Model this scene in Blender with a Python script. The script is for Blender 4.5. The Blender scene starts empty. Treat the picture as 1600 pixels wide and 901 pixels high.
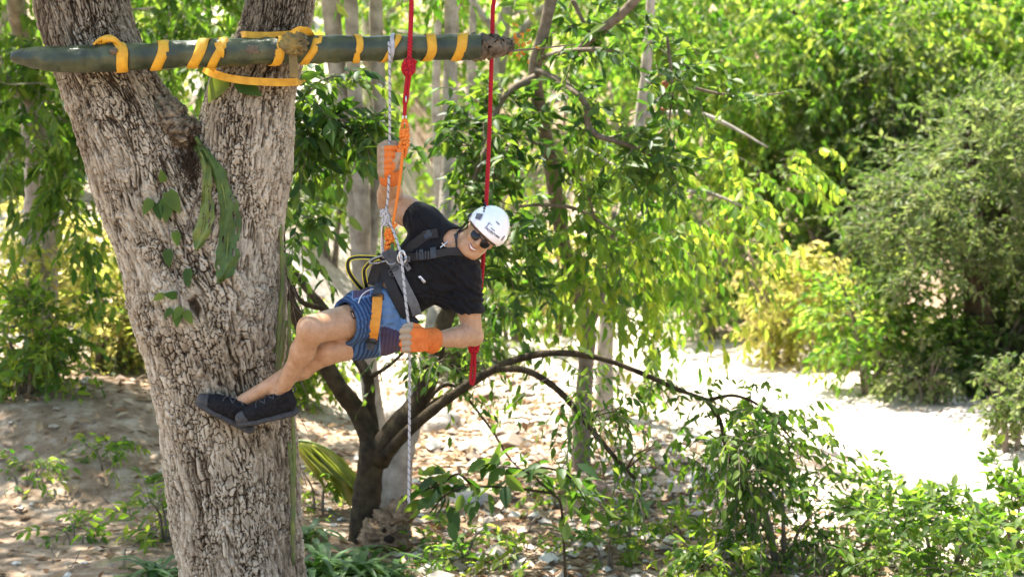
import bpy, math, random
import numpy as np
from mathutils import Vector, Matrix
from mathutils.bvhtree import BVHTree

random.seed(11)
rng = np.random.default_rng(11)
C = bpy.context.scene.collection
SC = bpy.context.scene

# ------------------------------------------------------------------ camera
LENS, PITCH, CAMZ = 65.0, math.radians(6.0), 3.2
FP = LENS / 36.0 * 1600.0
CAM = Vector((0, 0, CAMZ))
FWD = Vector((0, math.cos(PITCH), -math.sin(PITCH)))
UPV = Vector((0, math.sin(PITCH), math.cos(PITCH)))
cam_data = bpy.data.cameras.new('camera')
cam = bpy.data.objects.new('camera', cam_data)
C.objects.link(cam)
cam.location = CAM
cam.rotation_euler = (math.pi / 2 - PITCH, 0, 0)
cam_data.lens = LENS
cam_data.sensor_width = 36
cam_data.clip_start = 0.1
cam_data.clip_end = 2000
cam_data.dof.use_dof = True
cam_data.dof.focus_distance = 9.35
cam_data.dof.aperture_fstop = 2.6
SC.camera = cam

# ------------------------------------------------------------------ sky + sun
SUN_EL, SUN_AZ = math.radians(66), math.radians(-42)      # azimuth clockwise from +Y: high on the left
w = bpy.data.worlds.new('World')
SC.world = w
w.use_nodes = True
wn = w.node_tree
bg = wn.nodes['Background']
sky = wn.nodes.new('ShaderNodeTexSky')
sky.sky_type = 'NISHITA'
sky.sun_disc = False
sky.sun_elevation = SUN_EL
sky.sun_rotation = SUN_AZ
sky.air_density = 1.0
sky.dust_density = 2.0
wn.links.new(sky.outputs[0], bg.inputs[0])
bg.inputs[1].default_value = 0.115
sl = bpy.data.lights.new('sun', 'SUN')
sl.energy = 4.9
sl.angle = math.radians(0.6)
sl.color = (1.0, 0.95, 0.86)
sun = bpy.data.objects.new('sun', sl)
C.objects.link(sun)
SDIR = Vector((math.sin(SUN_AZ) * math.cos(SUN_EL), math.cos(SUN_AZ) * math.cos(SUN_EL), math.sin(SUN_EL)))
sun.rotation_euler = SDIR.to_track_quat('Z', 'Y').to_euler()

SC.view_settings.view_transform = 'Standard'
SC.view_settings.look = 'None'
SC.view_settings.gamma = 1.0
SC.view_settings.exposure = 2.2
SC.render.engine = 'CYCLES'
SC.cycles.use_denoising = True
SC.cycles.max_bounces = 8
SC.cycles.diffuse_bounces = 4
SC.cycles.glossy_bounces = 2
SC.cycles.transmission_bounces = 6
SC.cycles.transparent_max_bounces = 4
SC.cycles.sample_clamp_indirect = 6.0
SC.cycles.caustics_reflective = False
SC.cycles.caustics_refractive = False


# ------------------------------------------------------------------ pixel helpers (photo pixels, 1600 x 901)
def ray(px, py):
    return FWD + Vector((1, 0, 0)) * ((px - 800) / FP) + UPV * ((450.5 - py) / FP)


def at(px, py, Y):
    d = ray(px, py)
    return CAM + d * (Y / d.y)


def pxm(Y):
    return Y / FP


# ------------------------------------------------------------------ object helpers
def tag(o, label=None, cat=None, group=None, kind=None):
    if label: o['label'] = label
    if cat: o['category'] = cat
    if group: o['group'] = group
    if kind: o['kind'] = kind
    return o


def empty(name, loc=(0, 0, 0), parent=None):
    o = bpy.data.objects.new(name, None)
    o.location = loc
    o.empty_display_size = 0.05
    C.objects.link(o)
    if parent: o.parent = parent
    return o


def mesh_data(name, V, F4=None, F3=None, smooth=True, attrs=None):
    V = np.asarray(V, np.float32)
    me = bpy.data.meshes.new(name)
    F4 = np.zeros((0, 4), np.int32) if F4 is None or len(F4) == 0 else np.asarray(F4, np.int32)
    F3 = np.zeros((0, 3), np.int32) if F3 is None or len(F3) == 0 else np.asarray(F3, np.int32)
    n4, n3 = len(F4), len(F3)
    me.vertices.add(len(V))
    me.vertices.foreach_set('co', V.ravel())
    me.loops.add(n4 * 4 + n3 * 3)
    me.polygons.add(n4 + n3)
    me.loops.foreach_set('vertex_index', np.concatenate([F4.ravel(), F3.ravel()]))
    starts = np.concatenate([np.arange(n4) * 4, n4 * 4 + np.arange(n3) * 3]).astype(np.int32)
    me.polygons.foreach_set('loop_start', starts)
    me.polygons.foreach_set('use_smooth', np.full(n4 + n3, bool(smooth)))
    me.update(calc_edges=True)
    if attrs:
        for k, a in attrs.items():
            at_ = me.attributes.new(k, 'FLOAT', 'POINT')
            at_.data.foreach_set('value', np.asarray(a, np.float32))
    return me


def obj(name, me, mat=None, parent=None, loc=None):
    o = bpy.data.objects.new(name, me)
    C.objects.link(o)
    if mat is not None and len(me.materials) == 0:
        me.materials.append(mat)
    if loc is not None: o.location = loc
    if parent is not None:
        o.parent = parent
        # geometry is written in world space; an Empty parent is undone, a mesh parent sits at the world origin
        if parent.type == 'EMPTY':
            o.matrix_parent_inverse = Matrix.Translation(-Vector(parent.location))
    return o


class MB:
    """collects geometry for ONE mesh"""
    def __init__(s):
        s.V, s.Q, s.T, s.n, s.A = [], [], [], 0, []

    def add(s, V, Q=None, T=None, a=0.0):
        V = np.asarray(V, np.float32).reshape(-1, 3)
        if Q is not None and len(Q): s.Q.append(np.asarray(Q, np.int64) + s.n)
        if T is not None and len(T): s.T.append(np.asarray(T, np.int64) + s.n)
        s.V.append(V)
        s.A.append(np.full(len(V), a, np.float32) if np.isscalar(a) else np.asarray(a, np.float32))
        s.n += len(V)
        return s

    def tube(s, P, R, seg=8, cap=True, a=0.0):
        V, Q, T = tube(P, R, seg, cap)
        return s.add(V, Q, T, a)

    def build(s, name, mat, parent=None, smooth=True, attr='tint'):
        me = mesh_data(name, np.concatenate(s.V), np.concatenate(s.Q) if s.Q else None,
                       np.concatenate(s.T) if s.T else None, smooth, {attr: np.concatenate(s.A)})
        return obj(name, me, mat, parent)


def norm(v):
    v = np.asarray(v, float)
    return v / np.maximum(np.linalg.norm(v, axis=-1, keepdims=True), 1e-9)


def catmull(P, n=8):
    P = np.asarray([list(p) for p in P], float)
    if len(P) < 3:
        t = np.linspace(0, 1, n + 1)[:, None]
        return P[0] * (1 - t) + P[-1] * t
    Q = np.vstack([2 * P[0] - P[1], P, 2 * P[-1] - P[-2]])
    out = []
    for i in range(1, len(Q) - 2):
        p0, p1, p2, p3 = Q[i - 1], Q[i], Q[i + 1], Q[i + 2]
        t = np.arange(n)[:, None] / n
        out.append(0.5 * ((2 * p1) + (-p0 + p2) * t + (2 * p0 - 5 * p1 + 4 * p2 - p3) * t ** 2 + (-p0 + 3 * p1 - 3 * p2 + p3) * t ** 3))
    out.append(P[-1:])
    return np.vstack(out)


def frames(P):
    P = np.asarray(P, float)
    T = norm(np.gradient(P, axis=0))
    ref = np.array([0, -1.0, 0]) if abs(T[0][1]) < 0.9 else np.array([1.0, 0, 0])
    N = np.zeros_like(P)
    n = norm(ref - T[0] * ref.dot(T[0]))
    for i in range(len(P)):
        n = n - T[i] * n.dot(T[i])
        n = n / max(np.linalg.norm(n), 1e-9)
        N[i] = n
    return T, N, np.cross(T, N)


def tube(P, R, seg=8, cap=True):
    P = np.asarray([list(p) for p in P], float)
    R = np.broadcast_to(np.asarray(R, float), (len(P),)) if np.ndim(R) == 0 else np.asarray(R, float)
    T, N, B = frames(P)
    th = np.arange(seg) / seg * 2 * np.pi
    V = P[:, None] + R[:, None, None] * (np.cos(th)[None, :, None] * N[:, None] + np.sin(th)[None, :, None] * B[:, None])
    n = len(P)
    i, j = np.meshgrid(np.arange(n - 1), np.arange(seg), indexing='ij')
    a = i * seg + j; b = i * seg + (j + 1) % seg
    Q = np.stack([a, b, b + seg, a + seg], -1).reshape(-1, 4)
    V = V.reshape(-1, 3)
    Tr = None
    if cap:
        V = np.vstack([V, P[:1], P[-1:]])
        j = np.arange(seg)
        Tr = np.vstack([np.stack([np.full(seg, n * seg), (j + 1) % seg, j], -1),
                        np.stack([np.full(seg, n * seg + 1), (n - 1) * seg + j, (n - 1) * seg + (j + 1) % seg], -1)])
    return V, Q, Tr


def lerp_r(rs, n):
    """radius list resampled to n points"""
    return np.interp(np.linspace(0, 1, n), np.linspace(0, 1, len(rs)), rs)


# ------------------------------------------------------------------ noise
def _h(ix, iy, s=0):
    x = (ix.astype(np.int64) * 374761393 + iy.astype(np.int64) * 668265263 + s * 1442695041) & 0x7fffffff
    x = ((x ^ (x >> 13)) * 1274126177) & 0x7fffffff
    return ((x ^ (x >> 16)) & 0xffff) / 65535.0


def vnoise(x, y, s=0):
    ix, iy = np.floor(x), np.floor(y)
    fx, fy = x - ix, y - iy
    fx = fx * fx * (3 - 2 * fx); fy = fy * fy * (3 - 2 * fy)
    a, b = _h(ix, iy, s), _h(ix + 1, iy, s)
    c, d = _h(ix, iy + 1, s), _h(ix + 1, iy + 1, s)
    return (a * (1 - fx) + b * fx) * (1 - fy) + (c * (1 - fx) + d * fx) * fy - 0.5


def fbm(x, y, o=4, s=0):
    r, a = 0, 1.0
    for k in range(o):
        r = r + a * vnoise(x * 2 ** k, y * 2 ** k, s + k)
        a *= 0.5
    return r


def worley(U, V, s=0, jit=0.42, cheb=False):
    iu, iv = np.floor(U), np.floor(V)
    f1 = np.full(U.shape, 9.0); f2 = np.full(U.shape, 9.0); idc = np.zeros(U.shape)
    for du in (-1, 0, 1):
        for dv in (-1, 0, 1):
            cu, cv = iu + du, iv + dv
            px = cu + 0.5 + (_h(cu, cv, s) - 0.5) * 2 * jit
            py = cv + 0.5 + (_h(cu, cv, s + 7) - 0.5) * 2 * jit
            d = np.hypot(px - U, py - V) if not cheb else .35 * np.hypot(px - U, py - V) + .65 * np.maximum(np.abs(px - U), np.abs(py - V)) if not cheb else .35 * np.hypot(px - U, py - V) + .65 * np.maximum(np.abs(px - U), np.abs(py - V))
            near = d < f1
            f2 = np.where(near, f1, np.minimum(f2, d))
            idc = np.where(near, _h(cu, cv, s + 3), idc)
            f1 = np.where(near, d, f1)
    return f1, f2, idc


def sstep(a, b, x):
    t = np.clip((x - a) / (b - a), 0, 1)
    return t * t * (3 - 2 * t)


# ------------------------------------------------------------------ materials
def nmat(name):
    m = bpy.data.materials.new(name)
    m.use_nodes = True
    nt = m.node_tree
    return m, nt, nt.nodes['Principled BSDF']


def node(nt, t, **kw):
    n = nt.nodes.new(t)
    for k, v in kw.items():
        setattr(n, k, v)
    return n


def ramp(nt, stops):
    r = node(nt, 'ShaderNodeValToRGB')
    e = r.color_ramp.elements
    while len(e) < len(stops): e.new(0.5)
    for x, (p, c) in zip(e, stops):
        x.position = p
        x.color = (*c, 1)
    return r


def simple(name, c1, c2=None, rough=0.6, spec=0.3, scale=20, bump=0.0, bscale=None, metal=0.0, stretch=None, detail=6):
    """base colour mottled between two albedos by noise, with an optional fine relief"""
    m, nt, p = nmat(name)
    p.inputs['Roughness'].default_value = rough
    p.inputs['Specular IOR Level'].default_value = spec
    p.inputs['Metallic'].default_value = metal
    tc = node(nt, 'ShaderNodeTexCoord')
    src = tc.outputs['Object']
    if stretch:
        mp = node(nt, 'ShaderNodeMapping'); mp.inputs['Scale'].default_value = stretch
        nt.links.new(src, mp.inputs[0]); src = mp.outputs[0]
    nz = node(nt, 'ShaderNodeTexNoise')
    nz.inputs['Scale'].default_value = scale; nz.inputs['Detail'].default_value = detail
    nt.links.new(src, nz.inputs['Vector'])
    if c2 is None: c2 = tuple(x * 0.75 for x in c1)
    r = ramp(nt, [(0.32, c1), (0.68, c2)])
    nt.links.new(nz.outputs[0], r.inputs[0])
    nt.links.new(r.outputs[0], p.inputs['Base Color'])
    if bump:
        nb = node(nt, 'ShaderNodeTexNoise')
        nb.inputs['Scale'].default_value = bscale or scale * 4; nb.inputs['Detail'].default_value = 5
        nt.links.new(src, nb.inputs['Vector'])
        b = node(nt, 'ShaderNodeBump'); b.inputs['Strength'].default_value = 1.0
        b.inputs['Distance'].default_value = bump
        nt.links.new(nb.outputs[0], b.inputs['Height'])
        nt.links.new(b.outputs[0], p.inputs['Normal'])
    return m


def leaf_mat(name, cols, trans, fac=0.45, rough=0.42, spec=0.35, per_object=False):
    """leaf: reflecting face + light coming through; tint varies leaf by leaf"""
    m, nt, p = nmat(name)
    if per_object:
        oi = node(nt, 'ShaderNodeObjectInfo'); t = oi.outputs['Random']
    else:
        a = node(nt, 'ShaderNodeAttribute', attribute_name='tint'); t = a.outputs['Fac']
    n = len(cols)
    r1 = ramp(nt, [(i / max(n - 1, 1), c) for i, c in enumerate(cols)])
    r2 = ramp(nt, [(i / max(n - 1, 1), c) for i, c in enumerate(trans)])
    nt.links.new(t, r1.inputs[0]); nt.links.new(t, r2.inputs[0])
    nt.links.new(r1.outputs[0], p.inputs['Base Color'])
    p.inputs['Roughness'].default_value = rough
    p.inputs['Specular IOR Level'].default_value = spec
    tr = node(nt, 'ShaderNodeBsdfTranslucent')
    nt.links.new(r2.outputs[0], tr.inputs['Color'])
    mx = node(nt, 'ShaderNodeMixShader'); mx.inputs[0].default_value = fac
    nt.links.new(p.outputs[0], mx.inputs[1]); nt.links.new(tr.outputs[0], mx.inputs[2])
    nt.links.new(mx.outputs[0], nt.nodes['Material Output'].inputs['Surface'])
    return m


def attr_mat(name, stops, attr, rough=0.6, spec=0.3, mottle=0.0, mscale=30, bump=0.0, bscale=80):
    """base colour from a printed / dyed pattern value stored on the mesh"""
    m, nt, p = nmat(name)
    p.inputs['Roughness'].default_value = rough
    p.inputs['Specular IOR Level'].default_value = spec
    a = node(nt, 'ShaderNodeAttribute', attribute_name=attr)
    src = a.outputs['Fac']
    tc = node(nt, 'ShaderNodeTexCoord')
    if mottle:
        nz = node(nt, 'ShaderNodeTexNoise'); nz.inputs['Scale'].default_value = mscale; nz.inputs['Detail'].default_value = 6
        nt.links.new(tc.outputs['Object'], nz.inputs['Vector'])
        ma = node(nt, 'ShaderNodeMath', operation='MULTIPLY_ADD')
        nt.links.new(nz.outputs[0], ma.inputs[0]); ma.inputs[1].default_value = mottle
        s2 = node(nt, 'ShaderNodeMath', operation='ADD'); s2.inputs[1].default_value = -0.5 * mottle
        nt.links.new(src, ma.inputs[2]); nt.links.new(ma.outputs[0], s2.inputs[0]); src = s2.outputs[0]
    r = ramp(nt, stops)
    nt.links.new(src, r.inputs[0]); nt.links.new(r.outputs[0], p.inputs['Base Color'])
    if bump:
        nb = node(nt, 'ShaderNodeTexNoise'); nb.inputs['Scale'].default_value = bscale; nb.inputs['Detail'].default_value = 6
        nt.links.new(tc.outputs['Object'], nb.inputs['Vector'])
        b = node(nt, 'ShaderNodeBump'); b.inputs['Distance'].default_value = bump
        nt.links.new(nb.outputs[0], b.inputs['Height']); nt.links.new(b.outputs[0], p.inputs['Normal'])
    return m


M = {}
M['bark'] = attr_mat('rough_bark', [(0.0, (0.022, 0.015, 0.009)), (0.28, (0.075, 0.055, 0.034)), (0.58, (0.24, 0.197, 0.134)), (1.0, (0.52, 0.46, 0.345))], 'tint', 0.9, 0.1, 0.45, 45, 0.006, 120)
M['pale_bark'] = simple('pale_bark', (0.42, 0.37, 0.31), (0.20, 0.17, 0.135), 0.9, 0.1, 9, 0.01, 60)
M['dark_bark'] = simple('dark_bark', (0.020, 0.014, 0.008), (0.066, 0.047, 0.023), 0.85, 0.2, 14, 0.01, 60)
M['grey_twig'] = simple('grey_twig', (0.22, 0.18, 0.14), (0.11, 0.085, 0.06), 0.9, 0.1, 18, 0.004, 90)
M['rotten'] = simple('rotten_wood', (0.36, 0.25, 0.15), (0.13, 0.08, 0.05), 0.95, 0.1, 12, 0.02, 40)
M['dry_wood'] = simple('dry_wood', (0.20, 0.16, 0.11), (0.08, 0.06, 0.04), 0.95, 0.1, 20, 0.01, 60, stretch=(0.25, 1, 1))
M['stone'] = simple('limestone', (0.55, 0.51, 0.45), (0.33, 0.29, 0.25), 0.95, 0.1, 6, 0.02, 30)
M['red_stone'] = simple('reddish_stone', (0.36, 0.24, 0.17), (0.20, 0.13, 0.10), 0.95, 0.1, 6, 0.02, 30)
M['litter'] = leaf_mat('dry_leaf', [(0.20, 0.11, 0.06), (0.36, 0.25, 0.15), (0.50, 0.40, 0.27)], [(0.15, 0.08, 0.03), (0.25, 0.15, 0.06), (0.3, 0.2, 0.1)], 0.2, 0.8, 0.1)


def foliage_mats(key, cols, trans, fac=0.45, rough=0.42, spec=0.35):
    M[key] = leaf_mat(key, cols, trans, fac, rough, spec)
    M[key + '_single'] = leaf_mat(key + '_single', cols, trans, fac, rough, spec, True)


foliage_mats('leaf_dark', [(0.018, 0.042, 0.010), (0.04, 0.085, 0.018), (0.085, 0.13, 0.03)], [(0.05, 0.15, 0.01), (0.14, 0.30, 0.02), (0.36, 0.50, 0.04)], 0.4, 0.5, 0.3)
foliage_mats('leaf_mid', [(0.028, 0.065, 0.012), (0.08, 0.14, 0.028), (0.13, 0.17, 0.04)], [(0.10, 0.26, 0.015), (0.30, 0.50, 0.03), (0.58, 0.66, 0.06)], 0.52, 0.5, 0.25)
foliage_mats('leaf_bright', [(0.03, 0.07, 0.012), (0.08, 0.145, 0.028), (0.16, 0.19, 0.045)], [(0.11, 0.31, 0.015), (0.30, 0.52, 0.04), (0.60, 0.68, 0.10)], 0.54, 0.5, 0.25)
foliage_mats('leaf_olive', [(0.045, 0.07, 0.022), (0.09, 0.12, 0.04), (0.14, 0.155, 0.06)], [(0.08, 0.16, 0.022), (0.18, 0.28, 0.05), (0.38, 0.45, 0.12)], 0.42, 0.55, 0.25)
foliage_mats('leaf_yellow', [(0.10, 0.13, 0.03), (0.19, 0.19, 0.05), (0.28, 0.24, 0.09)], [(0.5, 0.62, 0.06), (0.72, 0.7, 0.14), (0.8, 0.66, 0.25)], 0.55, 0.5, 0.25)
foliage_mats('leaf_green', [(0.026, 0.058, 0.011), (0.06, 0.11, 0.022), (0.10, 0.15, 0.035)], [(0.08, 0.22, 0.012), (0.20, 0.38, 0.025), (0.42, 0.56, 0.06)], 0.46, 0.55, 0.2)  # mid green dulled: shade on the arching tree's foliage put into the colour
# ------------------------------------------------------------------ leaves
# templates: (t along, s across (half width units), n out of plane)
LEAF8 = (np.array([[0, 0, 0], [.24, .40, .07], [.26, 0, 0], [.24, -.40, .07], [.60, .40, .05], [.62, 0, -.02], [.60, -.40, .05], [1, 0, -.10]]),
         np.array([[1, 4, 5, 2], [2, 5, 6, 3]]), np.array([[0, 1, 2], [0, 2, 3], [4, 7, 5], [5, 7, 6]]))
LEAF4 = (np.array([[0, 0, 0], [.45, .5, .08], [1, 0, -.06], [.45, -.5, .08]]),
         np.zeros((0, 4), int), np.array([[0, 2, 1], [0, 3, 2]]))


def leaf_batch(P, D, N, L, W, tint, tpl):
    tv, tq, tt = tpl
    D = norm(D)
    N = norm(N - D * np.sum(N * D, -1, keepdims=True))
    S = np.cross(D, N)
    n, k = len(P), len(tv)
    V = (P[:, None] + D[:, None] * (tv[None, :, 0:1] * L[:, None, None]) + S[:, None] * (tv[None, :, 1:2] * W[:, None, None])
         + N[:, None] * (tv[None, :, 2:3] * L[:, None, None]))
    off = (np.arange(n) * k)[:, None, None]
    Q = (tq[None] + off).reshape(-1, 4); T = (tt[None] + off).reshape(-1, 3)
    return V.reshape(-1, 3), Q, T, np.repeat(tint, k)


def sprays(Cn, D, Ls, nl=9, ll=.1, lw=.45, droop=.35, hang=.3, rnd=.4, flat=.7):
    """twigs with leaves set alternately along them; returns leaf arrays and twig polylines"""
    n = len(Cn)
    D = norm(D)
    t = np.linspace(.18, 1, nl)[None, :, None]
    t = np.clip(t + rng.normal(0, .03, (n, nl, 1)), .05, 1)
    Lx = Ls[:, None, None]
    dn = np.array([0, 0, -1.0])
    pos = Cn[:, None] + D[:, None] * Lx * t + dn * (droop * Lx * t ** 2)
    tan = norm(D[:, None] + dn * (2 * droop * t))
    upr = norm(np.array([0, 0, 1.0]) + rng.normal(0, .35, (n, 1, 3)))
    side = norm(np.cross(tan, np.broadcast_to(upr, tan.shape)))
    sg = np.where(np.arange(nl) % 2 == 0, 1.0, -1.0)[None, :, None]
    ld = tan * .5 + side * sg * .75 + rng.normal(0, rnd, pos.shape) + dn * hang
    ld[:, -1] = tan[:, -1] + dn * hang
    N = upr * flat + rng.normal(0, .6, pos.shape)
    L = ll * rng.uniform(.6, 1.3, (n, nl))
    tint = np.clip(np.repeat(rng.uniform(0.1, .9, (n, 1)), nl, 1) + rng.normal(0, .18, (n, nl)), 0, 1)
    f = lambda a: a.reshape(-1, a.shape[-1])
    ts = np.linspace(0, 1, 4)[None, :, None]
    tw = Cn[:, None] + D[:, None] * Lx * ts + dn * (droop * Lx * ts ** 2)
    return f(pos), f(ld), f(N), L.ravel(), L.ravel() * lw, tint.ravel(), tw


def cat_l(ls):
    return tuple(np.concatenate([x[i] for x in ls]) for i in range(7))


def twig_geo(mb, tw, r0=.004, r1=.0015):
    n, k = tw.shape[:2]
    T = norm(tw[:, -1] - tw[:, 0])
    a = norm(np.cross(T, np.array([.3, .8, .5])))
    b = np.cross(T, a)
    th = np.arange(3) / 3 * 2 * np.pi
    rr = np.linspace(r0, r1, k)
    ring = np.cos(th)[None, :, None] * a[:, None] + np.sin(th)[None, :, None] * b[:, None]
    V = tw[:, :, None] + ring[:, None] * rr[None, :, None, None]
    base = (np.arange(n) * k * 3)[:, None, None]
    i, j = np.meshgrid(np.arange(k - 1), np.arange(3), indexing='ij')
    A = (i * 3 + j).ravel(); Bq = (i * 3 + (j + 1) % 3).ravel()
    Q = np.stack([A, Bq, Bq + 3, A + 3], -1)[None] + base
    mb.add(V.reshape(-1, 3), Q.reshape(-1, 4))


def crown_points(ells, jitter=.25):
    """spray roots in clumps through ellipsoids: (centre, radii, n); twigs point outward and up"""
    P, D = [], []
    for c, r, n in ells:
        c = np.array(list(c), float); r = np.array(list(r), float)
        nc = max(4, n // 11)
        u = norm(rng.normal(0, 1, (nc, 3))) * (rng.uniform(.12, 1, (nc, 1)) ** .45)
        k = rng.integers(0, nc, n)
        q = u[k] + rng.normal(0, jitter, (n, 3))
        P.append(c + q * r)
        D.append(norm(q) + rng.normal(0, .45, (n, 3)) + np.array([0, 0, .15]))
    return np.concatenate(P), norm(np.concatenate(D))


LEAF_ME = {}


def single_leaves(root, arr, idx, mat, tpl=LEAF8, name='leaf'):
    P, D, N, L, Wd = (a[idx] for a in arr[:5])
    D = norm(D); N = norm(N - D * np.sum(N * D, -1, keepdims=True)); S = np.cross(D, N)
    key = (mat.name, name)
    if key not in LEAF_ME:
        V, Q, T = tpl[0], tpl[1], tpl[2]
        LEAF_ME[key] = mesh_data(name, V, Q, T, True)
        LEAF_ME[key].materials.append(mat)
    me = LEAF_ME[key]
    rl = np.array(root.location)
    for i in range(len(P)):
        o = bpy.data.objects.new(name, me)
        x, y, z = D[i] * L[i], S[i] * Wd[i], N[i] * L[i]
        p = P[i] - rl
        o.matrix_world = Matrix(((x[0], y[0], z[0], p[0]), (x[1], y[1], z[1], p[1]), (x[2], y[2], z[2], p[2]), (0, 0, 0, 1)))
        o.parent = root
        C.objects.link(o)


def in_view(P, m=40):
    d = np.asarray(P) - np.array(CAM)
    dep = d @ np.array(FWD)
    x = 800 + FP * d[:, 0] / np.maximum(dep, .1)
    y = 450.5 - FP * (d @ np.array(UPV)) / np.maximum(dep, .1)
    return x, y, dep, (dep > .3) & (x > -m) & (x < 1600 + m) & (y > -m) & (y < 901 + m)


def foliage(root, arr, mat, singles=0, detail=False, twig_mat=None, tw=None, cname='crown', twr=(.004, .0015)):
    P = arr[0]
    keep = np.ones(len(P), bool)
    if singles:
        x, y, dep, ok = in_view(P, 0)
        sc = np.where(ok, arr[3] / np.maximum(dep, .1), 0)
        idx = np.argsort(-sc)[:singles]
        idx = idx[sc[idx] > 0]
        single_leaves(root, arr, idx, M[mat + '_single'])
        keep[idx] = False
    V, Q, T, tn = leaf_batch(*(a[keep] for a in arr[:6]), LEAF8 if detail else LEAF4)
    o = obj(cname, mesh_data(cname, V, Q, T, detail, {'tint': tn}), M[mat], root)
    o['kind'] = 'stuff'
    if tw is not None:
        mb = MB(); twig_geo(mb, tw, *twr)
        t = mb.build('twig', twig_mat or M['grey_twig'], root)
        t['kind'] = 'stuff'
    return o


def limb(mb, pts, rs, seg=8, n=6, wob=.0):
    P = catmull(pts, n)
    if wob: P = P + rng.normal(0, wob, P.shape) * np.linspace(0, 1, len(P))[:, None]
    R = lerp_r(rs, len(P))
    R = R * (1 + rng.normal(0, .04, len(P)))
    mb.tube(P, R, seg)
    return P


def plant(name, label, cat, base, limbs, ells, mat, leaf=dict(), spray=(.3, .6), singles=0, bark='grey_twig', group=None,
          detail=False, twigs=True, extra=None, seg=8, stem='trunk', link=True, twr=(.004, .0015)):
    """a tree or shrub: trunk with limbs, twigs and a crown of single leaf faces"""
    root = empty(name, base)
    tag(root, label, cat, group)
    for k, lm in enumerate(limbs):
        mb = MB()
        limb(mb, lm[0], lm[1], seg)
        mb.build(stem if k == 0 else 'branch', M[bark], root)
    if ells and link and len(limbs):
        # side branches reach from the nearest limb into every clump of the crown
        L_ = np.vstack([catmull(l[0], 4) for l in limbs])
        for c_, r_, n_ in ells:
            c_ = np.array(list(c_), float); r_ = np.array(list(r_), float)
            k = np.argmin(np.linalg.norm((L_ - c_) * np.array([1, 1, 1.3]), axis=1))
            d = c_ - L_[k]
            ln = np.linalg.norm(d)
            if ln < .12 or ln > 6: continue
            for q in range(2):
                e = c_ + rng.normal(0, .35, 3) * r_
                d = e - L_[k]
                mb = MB()
                limb(mb, [L_[k], L_[k] + d * .35 + np.array([0, 0, .10 * ln]) + rng.normal(0, .04 * ln, 3), L_[k] + d * .7 + np.array([0, 0, .08 * ln]) + rng.normal(0, .04 * ln, 3), e], [.006 + .006 * ln, .005 + .004 * ln, .004 + .002 * ln, .002], 6)
                mb.build('branch', M[bark], root)
    if ells:
        P, D = crown_points(ells)
    else:
        P, D = np.zeros((0, 3)), np.zeros((0, 3))
    if extra is not None:
        P = np.vstack([P, extra[0]]); D = np.vstack([D, extra[1]])
    a = sprays(P, D, rng.uniform(*spray, len(P)), **leaf)
    foliage(root, a, mat, singles, detail, None, a[6] if twigs else None, twr=twr)
    return root


def along(P, n, spread=.5, t0=.25, up=.2):
    """spray roots along a limb polyline"""
    P = np.asarray(P)
    t = rng.uniform(t0, 1, n) * (len(P) - 1)
    i = np.minimum(t.astype(int), len(P) - 2)
    f = (t - i)[:, None]
    q = P[i] * (1 - f) + P[i + 1] * f
    d = norm(P[i + 1] - P[i]) * .5 + rng.normal(0, spread, (n, 3)) + np.array([0, 0, up])
    return q, norm(d)


def copy_tree(root, loc, rz, sc, label=None, group=None):
    r = root.copy(); C.objects.link(r)
    r.location = loc; r.rotation_euler = (0, 0, rz); r.scale = (sc, sc, sc)
    if label: r['label'] = label
    if group: r['group'] = group
    for ch in list(root.children):
        c = ch.copy(); C.objects.link(c); c.parent = r
        c.matrix_parent_inverse = ch.matrix_parent_inverse.copy()
    return r
# ------------------------------------------------------------------ ground
PATH_A, PATH_D = np.array([1.4, 28.0]), norm(np.array([3.6, -10.5]))
PATH_N = np.array([-PATH_D[1], PATH_D[0]])         # to the right and away: the bank side


def bank_s(x, y):
    return (x - PATH_A[0]) * PATH_N[0] + (y - PATH_A[1]) * PATH_N[1]


def terrain(x, y):
    x = np.asarray(x, float); y = np.asarray(y, float)
    z = .10 * fbm(x * .5, y * .5, 4, 3) + .05 * fbm(x * 2.2, y * 2.2, 3, 9)
    s = bank_s(x, y)
    s2 = np.maximum(s - .2, 0)
    z = z + np.minimum(s2 * .62 * sstep(0, 2.5, s2), 16) * sstep(10, 15, y)
    z = z + np.minimum(np.maximum(y - 36, 0) * .38, 16) * (1 - sstep(0, 6, s2))
    # low mound on the left, rising behind the tree
    z = z + sstep(-1.2, -3.2, x) * np.clip((y - 14.2) * .16, 0, 2.6) * sstep(60, 30, y)
    z = z + .35 * np.exp(-((x + 4.0) ** 2 + (y - 15.6) ** 2) / 2.0)
    # the bright path lies in a shallow trough with a soft lip on the near side
    z = z - .22 * np.exp(-((s + 1.7) / 1.1) ** 2) * sstep(9, 14, y)
    z = z + .22 * np.exp(-((s + 3.9) / .9) ** 2) * sstep(12, 15, y) * sstep(34, 26, y)
    return z


def G(x, y):
    return float(terrain(np.array([x]), np.array([y]))[0])


def ground_at(px, py, y0=6, y1=80):
    for Y in np.arange(y0, y1, .05):
        p = at(px, py, Y)
        if p.z <= G(p.x, p.y): return p
    return at(px, py, y1)


def axis(a, b, n, far):
    core = np.linspace(a, b, n)
    st = (b - a) / n * 1.5
    k = int(math.log(far / st) / math.log(1.35)) + 1
    e = st * 1.35 ** np.arange(1, k + 1)
    e = np.cumsum(e)
    return np.concatenate([(a - e)[::-1], core, b + e])


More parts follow.
